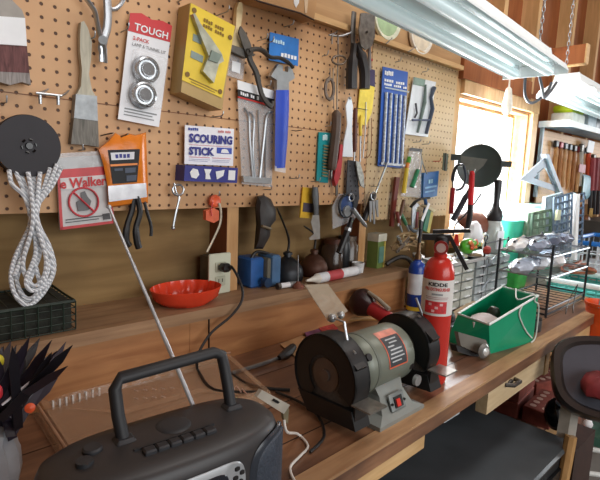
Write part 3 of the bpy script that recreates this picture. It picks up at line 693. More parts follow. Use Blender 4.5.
# ring pack
o = T('hose_clamp_pack', 'clear pack of round dark clamps with a blue ring', 'package', W(345, 195, .02))
slab([(339, 194), (355, 193), (356, 218), (346, 224), (333, 229), (332.5, 207)], .02, .003).obj('bag', BAG2, o, smooth=0)
def ringpx(x, y, r, d, t, flat=1.0): 
    p = W(x, y, d); return B().tube([p+V((r*math.cos(a*.2618), 0, r*math.sin(a*.2618)*flat)) for a in range(24)], t, 7, closed=True)
ringpx(346.5, 206, .036, .035, .0045, 1.05).obj('clamp', M('#2b3038', .35, .3), o)
B().lathe([(0, 0), (.03, 0), (.03, .004), (.012, .006), (.0, .006)], W(346, 205, .03), (0, -1, 0)).obj('disc', M('#2c4778', .35), o)
B().lathe([(0, 0), (.02, 0), (.018, .006), (.0, .006)], W(346.5, 211, .036), (0, -1, 0)).obj('inner_disc', M('#a9b0b4', .3, .5, .3), o)
ringpx(351.5, 197.5, .0125, .045, .0022).obj('ring', CHROME, o)
# utility knife / black gun
o = T('grease_gun', 'black barrelled tool with silver nozzle hanging on a slant', 'tool', W(352, 215, .04))
B().tube(path([(352.5, 209), (358, 216), (366.5, 227)], .05), [.008]*4+[.007]*4+[.003]).obj('nozzle', STEEL, o)
B().tube(path([(352, 218), (349, 227), (344, 240), (339, 253)], .045), [.008]*4+[.011]*9).obj('barrel', BLACK, o)
B().tube(path([(348.5, 228), (347.5, 231)], .045), .0125).obj('collar', STEEL, o)
# black handled file with keys
o = T('slant_file', 'black gripped file leaning with a bright rod on the pale board', 'file', W(370, 195, .03))
B().tube(path([(373, 194), (369, 206), (364, 220)], .03), [.01]*9).obj('handle', M('#262628', .5), o)
B().tube(path([(375, 194), (382, 176), (388, 161)], .035), .0035).obj('rod', CHROME, o)
o = T('key_ring', 'bunch of silver keys on a round ring at the pale board', 'keys', W(374, 193, .04))
ringpx(373.5, 196, .014, .05, .0025).obj('ring', CHROME, o)
for q in ([(371, 201), (370.5, 222)], [(374, 201), (374.5, 224)], [(377, 200), (378, 217)]):
    (x0, y0), (x1, y1) = q; slab([(x0-1.4, y0), (x0+1.4, y0), (x0+1.2, y0+6), (x1+.7, y1), (x1-.7, y1), (x0-1.2, y0+6)], .048, .003).obj('key', STEEL, o)
hook(391, 168, 'empty, below the blue drill pack', .05); hook(370, 186, 'behind the black file', .04)
# blue drill pack
o = T('long_bit_pack', 'blue carded pack of long steel drill bits', 'package', W(395, 68, .02))
c = Card((383, 66.5), (408, 72), (403, 168), (378, 166), .02)
c.body(.003).obj('card', M('#3560b4', .4, 0, .06), o, smooth=0)
c.marks(5, .06, .03, .4, .08, WHITE, o, .003); c.marks(10, .06, .115, .96, .145, WHITE, o, .003); c.marks(12, .06, .155, .96, .18, WHITE, o, .003)
for i, u in enumerate((.12, .3, .5, .68, .86)):
    B().tube([c.p(u, .25, .007), c.p(u, .6, .007), c.p(u, .97, .007)], .0055, 6).obj('drill_bit', M('#c3ccd6', .35, .5, .4, 120), o)
for r_ in ((.02, .2, .98, .215), (.02, .96, .98, .985)): c.rect(*r_, .012).obj('blister_edge', CHROME, o, smooth=0)
hook(394, 62, 'holding the blue drill bit pack', .03)
# clear/white pack
o = T('tool_set_pack', 'pale clear pack of small black and blue tools right of drill bits', 'package', W(424, 78, .02))
c = Card((414, 77), (436, 82), (428, 137), (405, 134), .02)
c.body(.003).obj('card', M('#dfe4e8', .3, 0, .08), o, smooth=0)
c.rect(0, 0, .5, .13, .001).obj('header', M('#7c9488', .4), o, smooth=0)
B().tube([c.p(.45, .1, .01), c.p(.5, .4, .012), c.p(.42, .95, .01)], [.004, .008, .005]).obj('tool', M('#5f6f68', .5), o)
B().tube([c.p(.85, .12, .01), c.p(.75, .3, .012), c.p(.9, .5, .012), c.p(.8, .95, .01)], [.01, .007, .009, .007]).obj('tool', M('#3c4658', .4), o)
B().tube([c.p(.15, .45, .01), c.p(.25, .62, .012), c.p(.2, .7, .01)], .004).obj('tool', M('#3a3c40', .4), o)
B().tube([c.p(.1, .75, .012), c.p(.9, .7, .012)], .004).obj('clip', M('#566078', .4), o)
hook(421, 72, 'holding the pale tool pack', .03)
# dark red bar
slab([(396.5, 177), (400, 177.5), (396.5, 204), (394, 227), (391, 226.5), (393.5, 200)], .03, .01).obj('wooden_bar', M('#6e2a1e', .5), None, label='narrow dark red bar hanging on the pale board', cat='bar')
# screwdriver pack
o = T('screwdriver_pack', 'clear pack with green and yellow handled screwdrivers', 'package', W(414, 148, .02))
c = Card((410, 147.5), (422, 149), (421, 198), (401, 196), .02)
c.body(.002).obj('bag', BAG2, o, smooth=0); c.rect(.02, .0, 1, .06, .002).obj('header', DGREY, o, smooth=0)
for q, m in ((([(409.5, 157), (408, 163)]), M('#5aa838')), (([(407, 168), (403.5, 193)]), YEL), (([(418, 170), (412, 187)]), M('#2f8f62'))):
    B().tube([W(x, y, .028) for x, y in q], [.008, .009]).obj('screwdriver_handle', m, o)
B().tube([W(408, 163, .028), W(406.5, 168, .028)], .0075).obj('orange_collar', ORANGE, o)
o = T('needle_pliers', 'slim silver pliers hanging above the blue card', 'pliers', W(423, 150, .03))
B().tube(path([(420.5, 150), (423, 164), (427, 174)], .035), .0025).obj('handle', STEEL, o); B().tube(path([(422, 160), (420, 176)], .037), .0025).obj('handle', STEEL, o)
hook(412, 142, 'left of two above the screwdriver pack', .04); hook(421, 144, 'right of two above the screwdriver pack', .04)
hook(432, 161, 'with a red tip above the blue card', .04, mat=M('#c03a34'))
o = T('packaging_card', 'small blue card at the right edge of the pale board', 'package', W(431, 172, .02))
c = Card((424, 173), (439, 171), (437, 196), (423, 199), .025)
c.body(.012).obj('card', M('#2a6cb0', .35, 0, .15, 30), o, smooth=0); c.marks(2, .3, .25, .65, .45, M('#a9d8f0'), o); c.rects([(.1, .55, .9, .62), (.1, .72, .8, .78)], .001).obj('lettering', M('#8fc0e4'), o, smooth=0)
# hinge
o = T('hinge', 'small grey green hinge on the right edge of the pale board', 'hinge', W(446, 154, .01))
slab([(444, 153), (448.5, 154), (447, 171), (443, 170)], .01, .004).obj('leaf', M('#6f7c70', .5, .4), o); B().tube([W(446, 153, .014), W(445, 171, .014)], .003).obj('pin', DSTEEL, o)
# cluster of tools at the foot of the pale board
o = T('clamp', 'black curved spring clamp among tools at the foot of pale board', 'clamp', W(418, 200, .04))
B().tube(path([(411, 207), (415, 202), (421, 199), (429, 198)], .05), .0075, flat=.6).obj('jaw', BLACK, o)
B().tube(path([(425, 198), (426, 206), (424, 213)], .05), .007).obj('handle', M('#2c5a94'), o)
o = T('block_plane_iron', 'bright silver flat bar with hooked top among lower tools', 'bar', W(414, 206, .05))
slab([(412.5, 207), (417, 203), (420, 205), (416.5, 208), (415, 228), (412, 228)], .055, .006).obj('bar', M('#c9cfd2', .25, .7), o)
slab([(417, 212), (419, 212), (418, 228), (416.5, 228)], .05, .006).obj('red_bar', M('#8a2f2c'), o)
o = T('spirit_level', 'green and yellow striped level leaning at the board corner', 'level', W(430, 213, .04))
slab([(428, 209), (431, 211), (427, 232), (423, 230)], .06, .018).obj('body', M('#2f7a5c', .4), o); slab([(431, 211), (433.5, 213.5), (429.5, 233.5), (427, 232)], .06, .018).obj('side', M('#d4c96a', .4), o); slab([(424, 206), (434, 212), (436, 210), (427, 205)], .06, .02).obj('top', M('#e8dcb4'), o)
o = T('ruler', 'white narrow ruler slanting over the green level', 'ruler', W(427, 203, .05))
slab([(428.5, 202.5), (430.2, 204), (423, 222), (421, 221)], .07, .003).obj('blade', WHITE, o); slab([(421, 220), (423.5, 222), (422, 232), (420.5, 232)], .072, .008).obj('grip', BLACK, o)
for i, (q, h, lb) in enumerate((([(397, 212), (399, 222), (402, 232)], '#7d3b34', 'dull red handled tool at the lower left of the cluster'), ([(401, 214), (405, 222), (409, 231)], '#3f7a52', 'green handled tool slanting at the foot of the board'), ([(409, 226), (414, 231), (421, 229)], '#596169', 'dark grey pipe tool lying under the silver bar'), ([(419, 228), (418, 234), (416, 240)], '#d6dadc', 'short bright chisel tip under the ruler'), ([(404, 200), (401, 212), (398, 226)], '#6b4a34', 'brown wooden handle hanging behind the silver bar'))):
    t_ = T('hand_tool', lb, 'tool', W(*q[0], .04)); P_ = path(q, .045)
    B().tube(P_[:6], .007).obj('handle', M(h, .45), t_); B().tube(P_[5:], .004).obj('shank', STEEL, t_)
o = T('twine_ball', 'frayed tan clump of rope and fittings under the pale board', 'rope clump', W(408, 240, .03))
for i in range(10):
    a = random.random()*6.28; p = W(408, 243, .05)
    B().tube(smooth_path([p+V((random.uniform(-.09, .09), random.uniform(-.02, .03), random.uniform(-.03, .035))) for _ in range(5)]), .0035, 6).obj('strand', M(('#a98c66', '#8f7450', '#c9b48c', '#6f655a')[i % 4], .7), o)
o = T('spiral_bit', 'chrome spiral bit lying in the clump under the pale board', 'drill bit', W(400, 240, .05))
p = W(398, 236, .06); q = W(402, 246, .06)
B().tube([p+(q-p)*(i/24)+V((.006*math.cos(i), .006*math.sin(i), 0)) for i in range(25)], .003, 6).obj('flute', CHROME, o)
# lids above the board
def lid(x, y, r, m, m2, lb):
    p = W(x, y, .02); o = T('round_lid', lb, 'lid', p)
    B().lathe([(r*.96, -.006), (r, 0), (r*.97, .008), (r*.82, .006), (r*.78, .002), (0, .002)], p, (0, -1, 0), 40).obj('rim', m, o)
    B().lathe([(r*.8, .0025), (r*.78, .0045), (0, .0045)], p, (0, -1, 0), 40).obj('centre', m2, o)
lid(387, 17, .078, M('#dfe4cc', .4), M('#a9c49a', .4), 'round pale lid with green centre behind the shop light')
lid(421, 34, .075, M('#efe9dc', .4), M('#e2d6be', .4), 'round cream lid hanging right of the green centred lid')
B().tube(path([(386, 44), (392, 38)], .04), .002).obj('peg_hook', DSTEEL, None, label='dark wire hook under the green centred lid', cat='hook')
B().tube(path([(408, 52), (416, 47)], .04), .002).obj('peg_hook', DSTEEL, None, label='dark wire hook under the cream lid', cat='hook')
# cardboard box on top of the board
o = T('cardboard_box', 'tan cardboard box with pale torn tape above the pegboard', 'box', W(285, 5, .05))
B().prism([W(225, -20, .06), W(258, 1, .06), W(300, 13, .06), W(314, 20, .06), W(317, 0, .06), W(317, -90, .06), W(225, -90, .06)], (0, .05, 0)).obj('carton', M('#b98f60', .7, 0, .1, 6), o, smooth=0)
B().tube([W(238, -9, .061), W(258, 1, .061), W(300, 13, .061), W(314, 20, .061)], .0025).obj('lower_edge', M('#3a2418'), o)
slab([(294, -6), (300, -6), (299, 3), (296, 8), (294, 3)], .0615, .001).obj('tape', M('#d9dde0'), o, smooth=0); slab([(304, -8), (309, -8), (307, 13), (305, 13)], .0615, .001).obj('tape', M('#cdb493'), o, smooth=0)
# ================================================================== OUTLET, LEDGE THINGS
LZ = 1.05
o = T('power_outlet', 'cream double power outlet on the stud above the ledge', 'outlet', (.772, -.005, 1.06))
p = W(220.5, 274, .012)
B().box(p+V((0, .006, 0)), (.072, .008, .115), bev=.003).obj('cover_plate', M('#cfd2bc', .4, 0, .04), o)
B().box(p+V((0, .035, 0)), (.055, .05, .095)).obj('back_box', DSTEEL, o, smooth=0)
for dz in (.02, -.02):
    s_ = B().box(p+V((0, .001, dz)), (.034, .004, .028), bev=.0018).obj('socket', M('#b9bca6', .4, 0, .03), o)
    B().box(p+V((-.006, -.0015, dz+.002)), (.002, .001, .009)).box(p+V((.006, -.0015, dz+.002)), (.002, .001, .009)).box(p+V((0, -.0015, dz-.009)), (.004, .001, .004)).obj('slot', BLACK, s_, smooth=0)
o = T('extension_cord', 'black power cord plugged into the outlet and trailing over the ledge', 'cord', p+V((0, -.02, 0)))
B().box(p+V((.003, -.017, .021)), (.03, .032, .024), bev=.008).obj('plug', BLACK, o)
e = atz(200, 352, .905)
B().tube(smooth_path([p+V((.01, -.03, .018)), W(232, 267, .06), W(241, 284, .1), W(242, 300, .125), W(231, 316, .13), W(212, 332, .135), W(200, 350, .14), W(197, 362, .15), atz(199, 372, .91), atz(215, 390, .906), atz(260, 392, .906)]), .0035).obj('flex', BLACK, o)
B().tube([W(209, 316, .1015), W(209, 348, .1015)], .0022, 6).obj('board_nail', M('#1d120c'), None, label='dark vertical joint strip in the board below the ledge', cat='strip')

# red dish
o = T('ribbed_dish', 'shallow glossy red plastic dish with ribbed inside on the ledge', 'dish', (.645, -.03, LZ))
b = B(); n = 64; cx, cy = .636, -.036; rings = []
for r, z, rb in ((.055, 0, 0), (.076, .016, 0), (.085, .042, 0), (.083, .043, 0), (.074, .018, .004), (.056, .005, .006), (.001, .005, 0)):
    rings.append([V((cx+(r+rb*math.sin(k*2*math.pi/n*16))*1.12*math.cos(2*math.pi*k/n), cy+(r+rb*math.sin(k*2*math.pi/n*16))*.86*math.sin(2*math.pi*k/n), LZ+z)) for k in range(n)])
b.loft(rings).obj('bowl', M('#e0452a', .22, 0, .05), o)
# wire basket
o = T('wire_basket', 'dark green lidded wire basket on the ledge under the rope', 'basket', (.25, 0, LZ))
GR = M('#16291f', .5, 0, .2)
x0, x1, y0, y1, h = .06, .345, -.085, .06, .062
b = B()
for i in range(13):
    x = x0+(x1-x0)*i/12
    b.tube([(x, y0, LZ+.003), (x, y0-.004, LZ+h), (x, y1, LZ+h+.006), (x, y1, LZ+.003)], .0014, 5)
for i in range(5):
    z = LZ+.003+h*i/4; b.tube([(x0, y0, z), (x1, y0, z), (x1, y1, z), (x0, y1, z)], .0014, 5, closed=True)
for i in range(1, 7):
    y = y0+(y1-y0)*i/7; b.tube([(x0, y, LZ+h), (x1, y, LZ+h)], .0014, 5)
b.obj('mesh', GR, o)
B().box(((x0+x1)/2, (y0+y1)/2, LZ+.034), (x1-x0-.012, y1-y0-.012, .06)).obj('contents', M('#24261f', .9, 0, .5, 60, .8), o, label='dark contents behind the wires', smooth=0)
B().tube([(x0, y0, LZ+h), (x1, y0, LZ+h), (x1, y1, LZ+h+.004), (x0, y1, LZ+h+.004)], .003, 6, closed=True).obj('rim', GR, o)
# blue radio like box
q = atz(243, 291, LZ)
o = T('battery_charger', 'blue and grey box shaped charger beside the stud on the ledge', 'charger', (.9, 0, LZ))
B().box((.885, .02, LZ+.045), (.05, .07, .09), bev=.006).obj('case', M('#2c62a8', .4), o)
B().box((.94, .0, LZ+.048), (.035, .075, .096), bev=.006).obj('case', M('#4a6f96', .4), o, label='grey blue outer shell')
B().box((.925, .005, LZ+.045), (.03, .07, .085), bev=.004).obj('core', M('#6c6a5c', .5), o)
B().cyl((.898, -.03, LZ+.02), (.898, -.05, LZ+.02), .014).obj('dial', M('#28405e', .3), o)
B().tube(smooth_path([(.87, .0, LZ+.085), (.89, -.0, LZ+.105), (.93, -.0, LZ+.098), (.96, 0, LZ+.085)]), .005).obj('handle', BLACK, o)
# oil cans
def oilcan(x, y, r, h, tip, m, lb):
    o = T('oil_can', lb, 'oil can', (x, y, LZ))
    B().lathe([(r*.9, 0), (r, .004), (r, h*.35), (r*.92, h*.55), (r*.6, h*.82), (r*.25, h*.97), (r*.22, h*1.05), (r*.3, h*1.06), (r*.28, h*1.15), (.004, h*1.2)], (x, y, LZ)).obj('body', m, o)
    B().tube(smooth_path([(x, y, LZ+h*1.15), (x, y, LZ+h*1.15+.05), V(tip)]), [.004]*5+[.0032]*3+[.002]).obj('spout', M('#2a2420', .4, .5), o)
oilcan(1.03, .015, .052, .078, W(277, 208, -.0), M('#2e3136', .4, .4, .3, 20), 'dark grey round oil can with thin upright spout')
oilcan(1.155, .02, .048, .075, W(304, 226, 0), M('#5c3a2a', .5, .3, .35, 20), 'rusty brown round oil can behind the white tube')
B().lathe([(.026, 0), (.028, .01), (.028, .04), (.02, .055), (0, .058)], (.985, .03, LZ)).obj('brass_cap', M('#8b8a5c', .4, .2, .3), None, label='olive coloured squat can between charger and dark oil can', cat='can')
o = T('spark_plug', 'small silver and white spark plug lying on the ledge', 'spark plug', (.95, -.06, LZ))
B().cyl((.93, -.065, LZ+.01), (.965, -.068, LZ+.01), .008).obj('insulator', WHITE, o); B().cyl((.965, -.068, LZ+.01), (1.0, -.07, LZ+.01), .01, .006).obj('shell', STEEL, o); B().cyl((.92, -.064, LZ+.01), (.93, -.065, LZ+.01), .011, n=6).obj('nut', DSTEEL, o)
o = T('awl', 'small brown based awl standing upright at the ledge edge', 'awl', (.985, -.085, LZ))
B().lathe([(.018, 0), (.018, .008), (.01, .014), (.004, .02)], (.985, -.085, LZ)).obj('base', M('#7a4a3a', .5), o); B().cyl((.985, -.085, LZ+.015), (.985, -.08, LZ+.1), .0013).obj('spike', STEEL, o)
# caulk tube
o = T('caulk_tube', 'white caulk tube with red print lying on the ledge', 'tube', (1.18, -.06, LZ))
a, q = V((1.045, -.078, LZ+.016)), V((1.29, -.066, LZ+.017)); ax = (q-a).normalized()
B().lathe([(.003, -.05), (.006, -.03), (.011, -.01), (.016, 0), (.0165, .002)], a+ax*.03, ax).obj('nozzle', M('#e8e6da'), o)
B().cyl(a+ax*.03, q-ax*.02, .016, n=28).obj('tube', M('#dfe2e6', .35), o); B().lathe([(.0163, 0), (.0163, .07)], a+ax*.075, ax).obj('red_print', M('#c24a50'), o); B().cyl(q-ax*.02, q, .016, .014).obj('crimp', M('#c0c4c8'), o)
# jars and bottles at the back of the ledge
def jar(x, y, r, h, m, lid_m, lb, name='jar', cat='jar', z=LZ, neck=.72):
    o = T(name, lb, cat, (x, y, z))
    B().lathe([(r*.9, 0), (r, .004), (r, h*.72), (r*neck, h*.85), (r*neck, h*.9)], (x, y, z)).obj('body', m, o)
    B().lathe([(r*neck*1.08, h*.86), (r*neck*1.08, h), (0, h)], (x, y, z)).obj('lid', lid_m, o); return o
jar(1.262, .035, .04, .115, M('#4a3a30', .2, 0, .4, 20), BROWN, 'dark glass jar behind the caulk tube, left of two')
_q = atz(347, 272, LZ)
jar(1.348, .035, .038, .12, M('#5e4f44', .18, 0, .4, 20), M('#6a5d52', .4, .5), 'dark glass jar behind the caulk tube, right of two')
jar(_q.x+.01, _q.y+.03, .024, .125, M('#23262a', .35), BLACK, 'black plastic bottle right of the glass jars on the ledge', 'bottle', 'bottle', neck=.8)
B().lathe([(.019, 0), (.023, .035), (.021, .035), (.017, .003), (0, .003)], (atz(362, 273, LZ).x, atz(362, 273, LZ).y+.02, LZ)).obj('cup', M('#d8d9d8', .4), None, label='small white cup at the end of the ledge', cat='cup')
_q = atz(378, 268, LZ); tX, tY = _q.x+.01, _q.y+.02
o = T('tea_box', 'green and yellow carton with grey top flap at the ledge end', 'box', (tX, tY, LZ))
B().box((tX, tY, LZ+.05), (.055, .045, .10), rz=.1).obj('carton', M('#6a8040', .5, 0, .15, 20), o, smooth=0)
B().box((tX-.001, tY-.0245, LZ+.05), (.034, .002, .06), rz=.1).obj('panel', M('#5f8a7c', .5), o, smooth=0); B().box((tX, tY, LZ+.114), (.058, .048, .028), rz=.1).obj('flap', M('#c9c6b4', .5), o, smooth=0); B().box((tX+.02, tY-.022, LZ+.05), (.008, .003, .10), rz=.1).obj('side_stripe', M('#c9b25a'), o, smooth=0)
o = T('hose', 'black curved hose hooked over the ledge end', 'hose', (1.53, -.1, LZ-.02))
B().tube(smooth_path([(1.47, -.05, 1.065), (1.52, -.07, 1.09), (1.56, -.09, 1.08), (1.575, -.1, 1.04), (1.57, -.1, .98)]), .009).obj('pipe', M('#26221f', .4), o)
B().lathe([(.0, 0), (.02, .002), (.024, .012), (.0, .014)], (1.6, -.1, 1.085), (0, -.3, 1)).obj('clip', STEEL, None, label='round silver cap above the blue gas cylinder', cat='cap')

# ================================================================== BENCH THINGS
BZ = .9
# fire extinguisher
ex, ey = 1.036, -.518
o = T('fire_extinguisher', 'red fire extinguisher with white label standing behind the bench grinder', 'fire extinguisher', (ex, ey, BZ))
RP = M('#c8352c', .22, 0, .04, 6)
B().lathe([(.034, 0), (.0365, .006), (.0365, .262), (.035, .278), (.030, .293), (.022, .304), (.0155, .308), (.0155, .318), (0, .318)], (ex, ey, BZ), n=48).obj('cylinder', RP, o)
LAB = B().lathe([(.0369, .172), (.0369, .258)], (ex, ey, BZ), n=64)
LAB.f = LAB.f[:-2]; LAB.m = LAB.m[:-2]
lab = LAB.obj('label_sheet', M('#dcdad6', .4, 0, .03), o)
def cyltext(t, ang, hw, z0, z1, m, par, r=.0373, bold=.02, c=(ex, ey), rect=False):
    if rect:
        b = B(); n = 10
        for i in range(n):
            a0, a1 = ang-hw+2*hw*i/n, ang-hw+2*hw*(i+1)/n
            b.add([(c[0]+r*math.cos(a), c[1]+r*math.sin(a), z) for a, z in ((a0, z0), (a1, z0), (a1, z1), (a0, z1))], [(0, 1, 2, 3)])
        return b.obj('print_block', m, par)
    ob = text(t, (-1, 0, 1), (1, 0, 1), (-1, 0, 0), m, par, bold=bold, lift=(0, 0, 0))
    for v in ob.data.vertices:
        p = v.co+ORG[par.name]
        a = ang+hw*p.x; z = z0+(z1-z0)*p.z
        v.co = V((c[0]+r*math.cos(a), c[1]+r*math.sin(a), z))-ORG[par.name]
    return ob
va = math.atan2(EYE.y-ey, -ex)+.0
va = math.atan2(EYE.y-ey, 0-ex)
cyltext('KIDDE', va, .62, BZ+.243, BZ+.252, BLACK, lab, bold=.04)
cyltext('FIRE EXTINGUISHER', va, .85, BZ+.232, BZ+.240, RED, lab, bold=.03)
cyltext('', va, .35, BZ+.222, BZ+.226, GREY, lab, rect=True)
cyltext('', va, .75, BZ+.216, BZ+.2175, M('#b08a8a'), lab, rect=True); cyltext('', va, .7, BZ+.212, BZ+.2135, M('#b08a8a'), lab, rect=True)
cyltext('', va-.05, .72, BZ+.178, BZ+.207, M('#cf3b40', .4, 0, .3, 90), lab, rect=True)
for (a_, z_) in ((-.4, .200), (0, .192), (.3, .200), (-.2, .184)): cyltext('', va+a_, .1, BZ+z_-.003, BZ+z_+.003, M('#e6b4b4'), lab, r=.0375, rect=True)
B().lathe([(.013, .315), (.013, .327), (.017, .329), (.017, .356), (.011, .362), (0, .364)], (ex, ey, BZ)).obj('valve_body', BLACK, o)
vd = V((math.cos(va), math.sin(va), 0)); sd = V((-vd.y, vd.x, 0))   # sd points to the right of the picture
g = V((ex, ey, BZ+.333))
B().cyl(g+vd*.012, g+vd*.024, .0165).obj('gauge', M('#8c2a28', .3), o); B().lathe([(.011, 0), (.011, .001), (0, .001)], g+vd*.0241, vd).obj('gauge_face', M('#b89a94', .3), o)
def bar(p, q, w, t, m, nm, par): 
    p, q = V(p), V(q); u = (q-p).normalized(); s_ = u.cross(V((0, 0, 1)))
    s_ = s_.normalized() if s_.length > .05 else vd
    up = s_.cross(u)
    return B().loft([[c+s_*w*a+up*t*b_ for a, b_ in ((-.5, -.5), (.5, -.5), (.5, .5), (-.5, .5))] for c in (p, q)]).obj(nm, m, par, smooth=0)
top = V((ex, ey, BZ+.372))
bar(top-sd*.022+V((0, 0, -.004)), top+sd*.062+V((0, 0, .004)), .02, .008, BLACK, 'lever', o)
bar(top-sd*.045+V((0, 0, -.018)), top+sd*.02+V((0, 0, -.016)), .022, .014, BLACK, 'nozzle', o)
bar(top+sd*.018+V((0, 0, -.014)), top+sd*.062+V((0, 0, -.088)), .014, .009, BLACK, 'carrying_handle', o)
B().loft([[top+sd*a+V((0, 0, z))+vd*.006 for a, z in ((.03, -.006), (.036, -.008), (.04, -.034), (.026, -.03))], [top+sd*a+V((0, 0, z))-vd*.004 for a, z in ((.03, -.006), (.036, -.008), (.04, -.034), (.026, -.03))]]).obj('safety_tab', RED, o)

# torch cylinder
tx, ty = 1.5, -.165
o = T('gas_cylinder', 'slim blue gas cylinder with white label behind the extinguisher', 'gas cylinder', (tx, ty, BZ))
B().lathe([(.027, 0), (.03, .005), (.03, .165), (.024, .185), (.012, .195), (.012, .2), (0, .2)], (tx, ty, BZ), n=36).obj('bottle', M('#1d3f92', .25), o)
b = B().lathe([(.0304, .075), (.0304, .15)], (tx, ty, BZ), n=36); b.f = b.f[:-2]; b.m = b.m[:-2]; b.obj('label_sheet', M('#c9ccd0', .4), o)
b = B().lathe([(.0304, .015), (.0304, .03)], (tx, ty, BZ), n=36); b.f = b.f[:-2]; b.m = b.m[:-2]; b.obj('yellow_band', YEL, o)
B().lathe([(.012, .198), (.012, .215), (.008, .22), (.006, .26), (.004, .27)], (tx, ty, BZ)).obj('valve', M('#6b5138', .35, .7), o); B().cyl((tx, ty, BZ+.26), (tx+.004, ty, BZ+.31), .006).obj('burner', BLACK, o)

# bench grinder
o = T('bench_grinder', 'grey green bench grinder with two black wheel guards at the bench edge', 'bench grinder', (.79, -.5, BZ))
GG = M('#787e72', .38, .15, .08, 12); GB = M('#17181a', .42, 0, .2, 30)
gy, gz = -.495, 1.002; yaw = 0.0
B().lathe([(.0, -.092), (.034, -.09), (.052, -.08), (.0615, -.068), (.064, -.062), (.064, .075), (.0615, .08), (.052, .09), (.034, .096), (0, .098)], (.815, gy, gz), (1, 0, 0), 48).obj('motor_housing', GG, o)
B().lathe([(.065, -.004), (.065, .004)], (.768, gy, gz), (1, 0, 0), 48).obj('housing_band', M('#6f756b', .4, .2), o)
# base with flared feet
def gsec(z, hx, y0, y1): return [(.812+hx, y0, z), (.812+hx, y1, z), (.812-hx, y1, z), (.812-hx, y0, z)]
B().loft([gsec(BZ, .078, -.592, -.41), gsec(BZ+.01, .078, -.592, -.41), gsec(BZ+.02, .052, -.577, -.425), gsec(BZ+.05, .040, -.558, -.44), gsec(BZ+.075, .046, -.545, -.45)]).obj('base', M('#888d89', .4, .15, .08), o, smooth=30)
# switch on the front face
fp = V((.812, -.5735, BZ+.035)); tl_ = R(-22)
sw = B().box(fp, (.05, .006, .036), rx=tl_, bev=.0028).obj('switch_plate', M('#777d7c', .4, .2), o)
B().box(fp+V((0, -.0035, .001)), (.026, .004, .022), rx=tl_).obj('switch_bezel', BLACK, sw, smooth=0); B().box(fp+V((-.004, -.0065, .001)), (.012, .004, .015), rx=tl_).obj('rocker', M('#d23a30', .3, 0, .05), sw, smooth=0); 
for x in (-.021, .021): B().cyl(fp+V((x, -.002, 0)), fp+V((x, -.006, .0)), .0026).obj('screw', BLACK, sw)
# rating label wrapped on the motor
def wrap(x0, x1, a0, a1, r, m, nm, par):
    b = B(); n = 12
    for i in range(n):
        u, v = a0+(a1-a0)*i/n, a0+(a1-a0)*(i+1)/n
        b.add([(x, gy-r*math.cos(a), gz+r*math.sin(a)) for x, a in ((x0, u), (x1, u), (x1, v), (x0, v))], [(0, 1, 2, 3)])
    return b.obj(nm, m, par)
lb = wrap(.80, .862, R(2), R(60), .0646, M('#3e4246', .4, 0, .1), 'rating_label', o)
for a in ((.799, .8015, 0, 60), (.8605, .863, 0, 60), (.799, .863, 0, 2.5)): wrap(a[0], a[1], R(a[2]), R(a[3]), .0649, M('#d8603e'), 'label_border', lb)
wrap(.799, .863, R(60), R(76), .0649, M('#d98a78', .4, 0, .2, 60), 'label_header', lb)
for i, (u, v) in enumerate(((.2, .8), (.3, .75), (.15, .5), (.2, .85), (.15, .85), (.1, .9), (.15, .7))):
    a = 52-i*7; wrap(.80+.06*u, .80+.06*v, R(a), R(a+2.6), .065, M('#b4b8ba'), 'print_line', lb)
for x, a in ((.745, 35), (.885, -15), (.745, -35)):
    d = V((0, -math.cos(R(a)), math.sin(R(a)))); B().cyl(V((x, gy, gz))+d*.052, V((x, gy, gz))+d*.064, .0075).obj('cap_screw', BLACK, o)
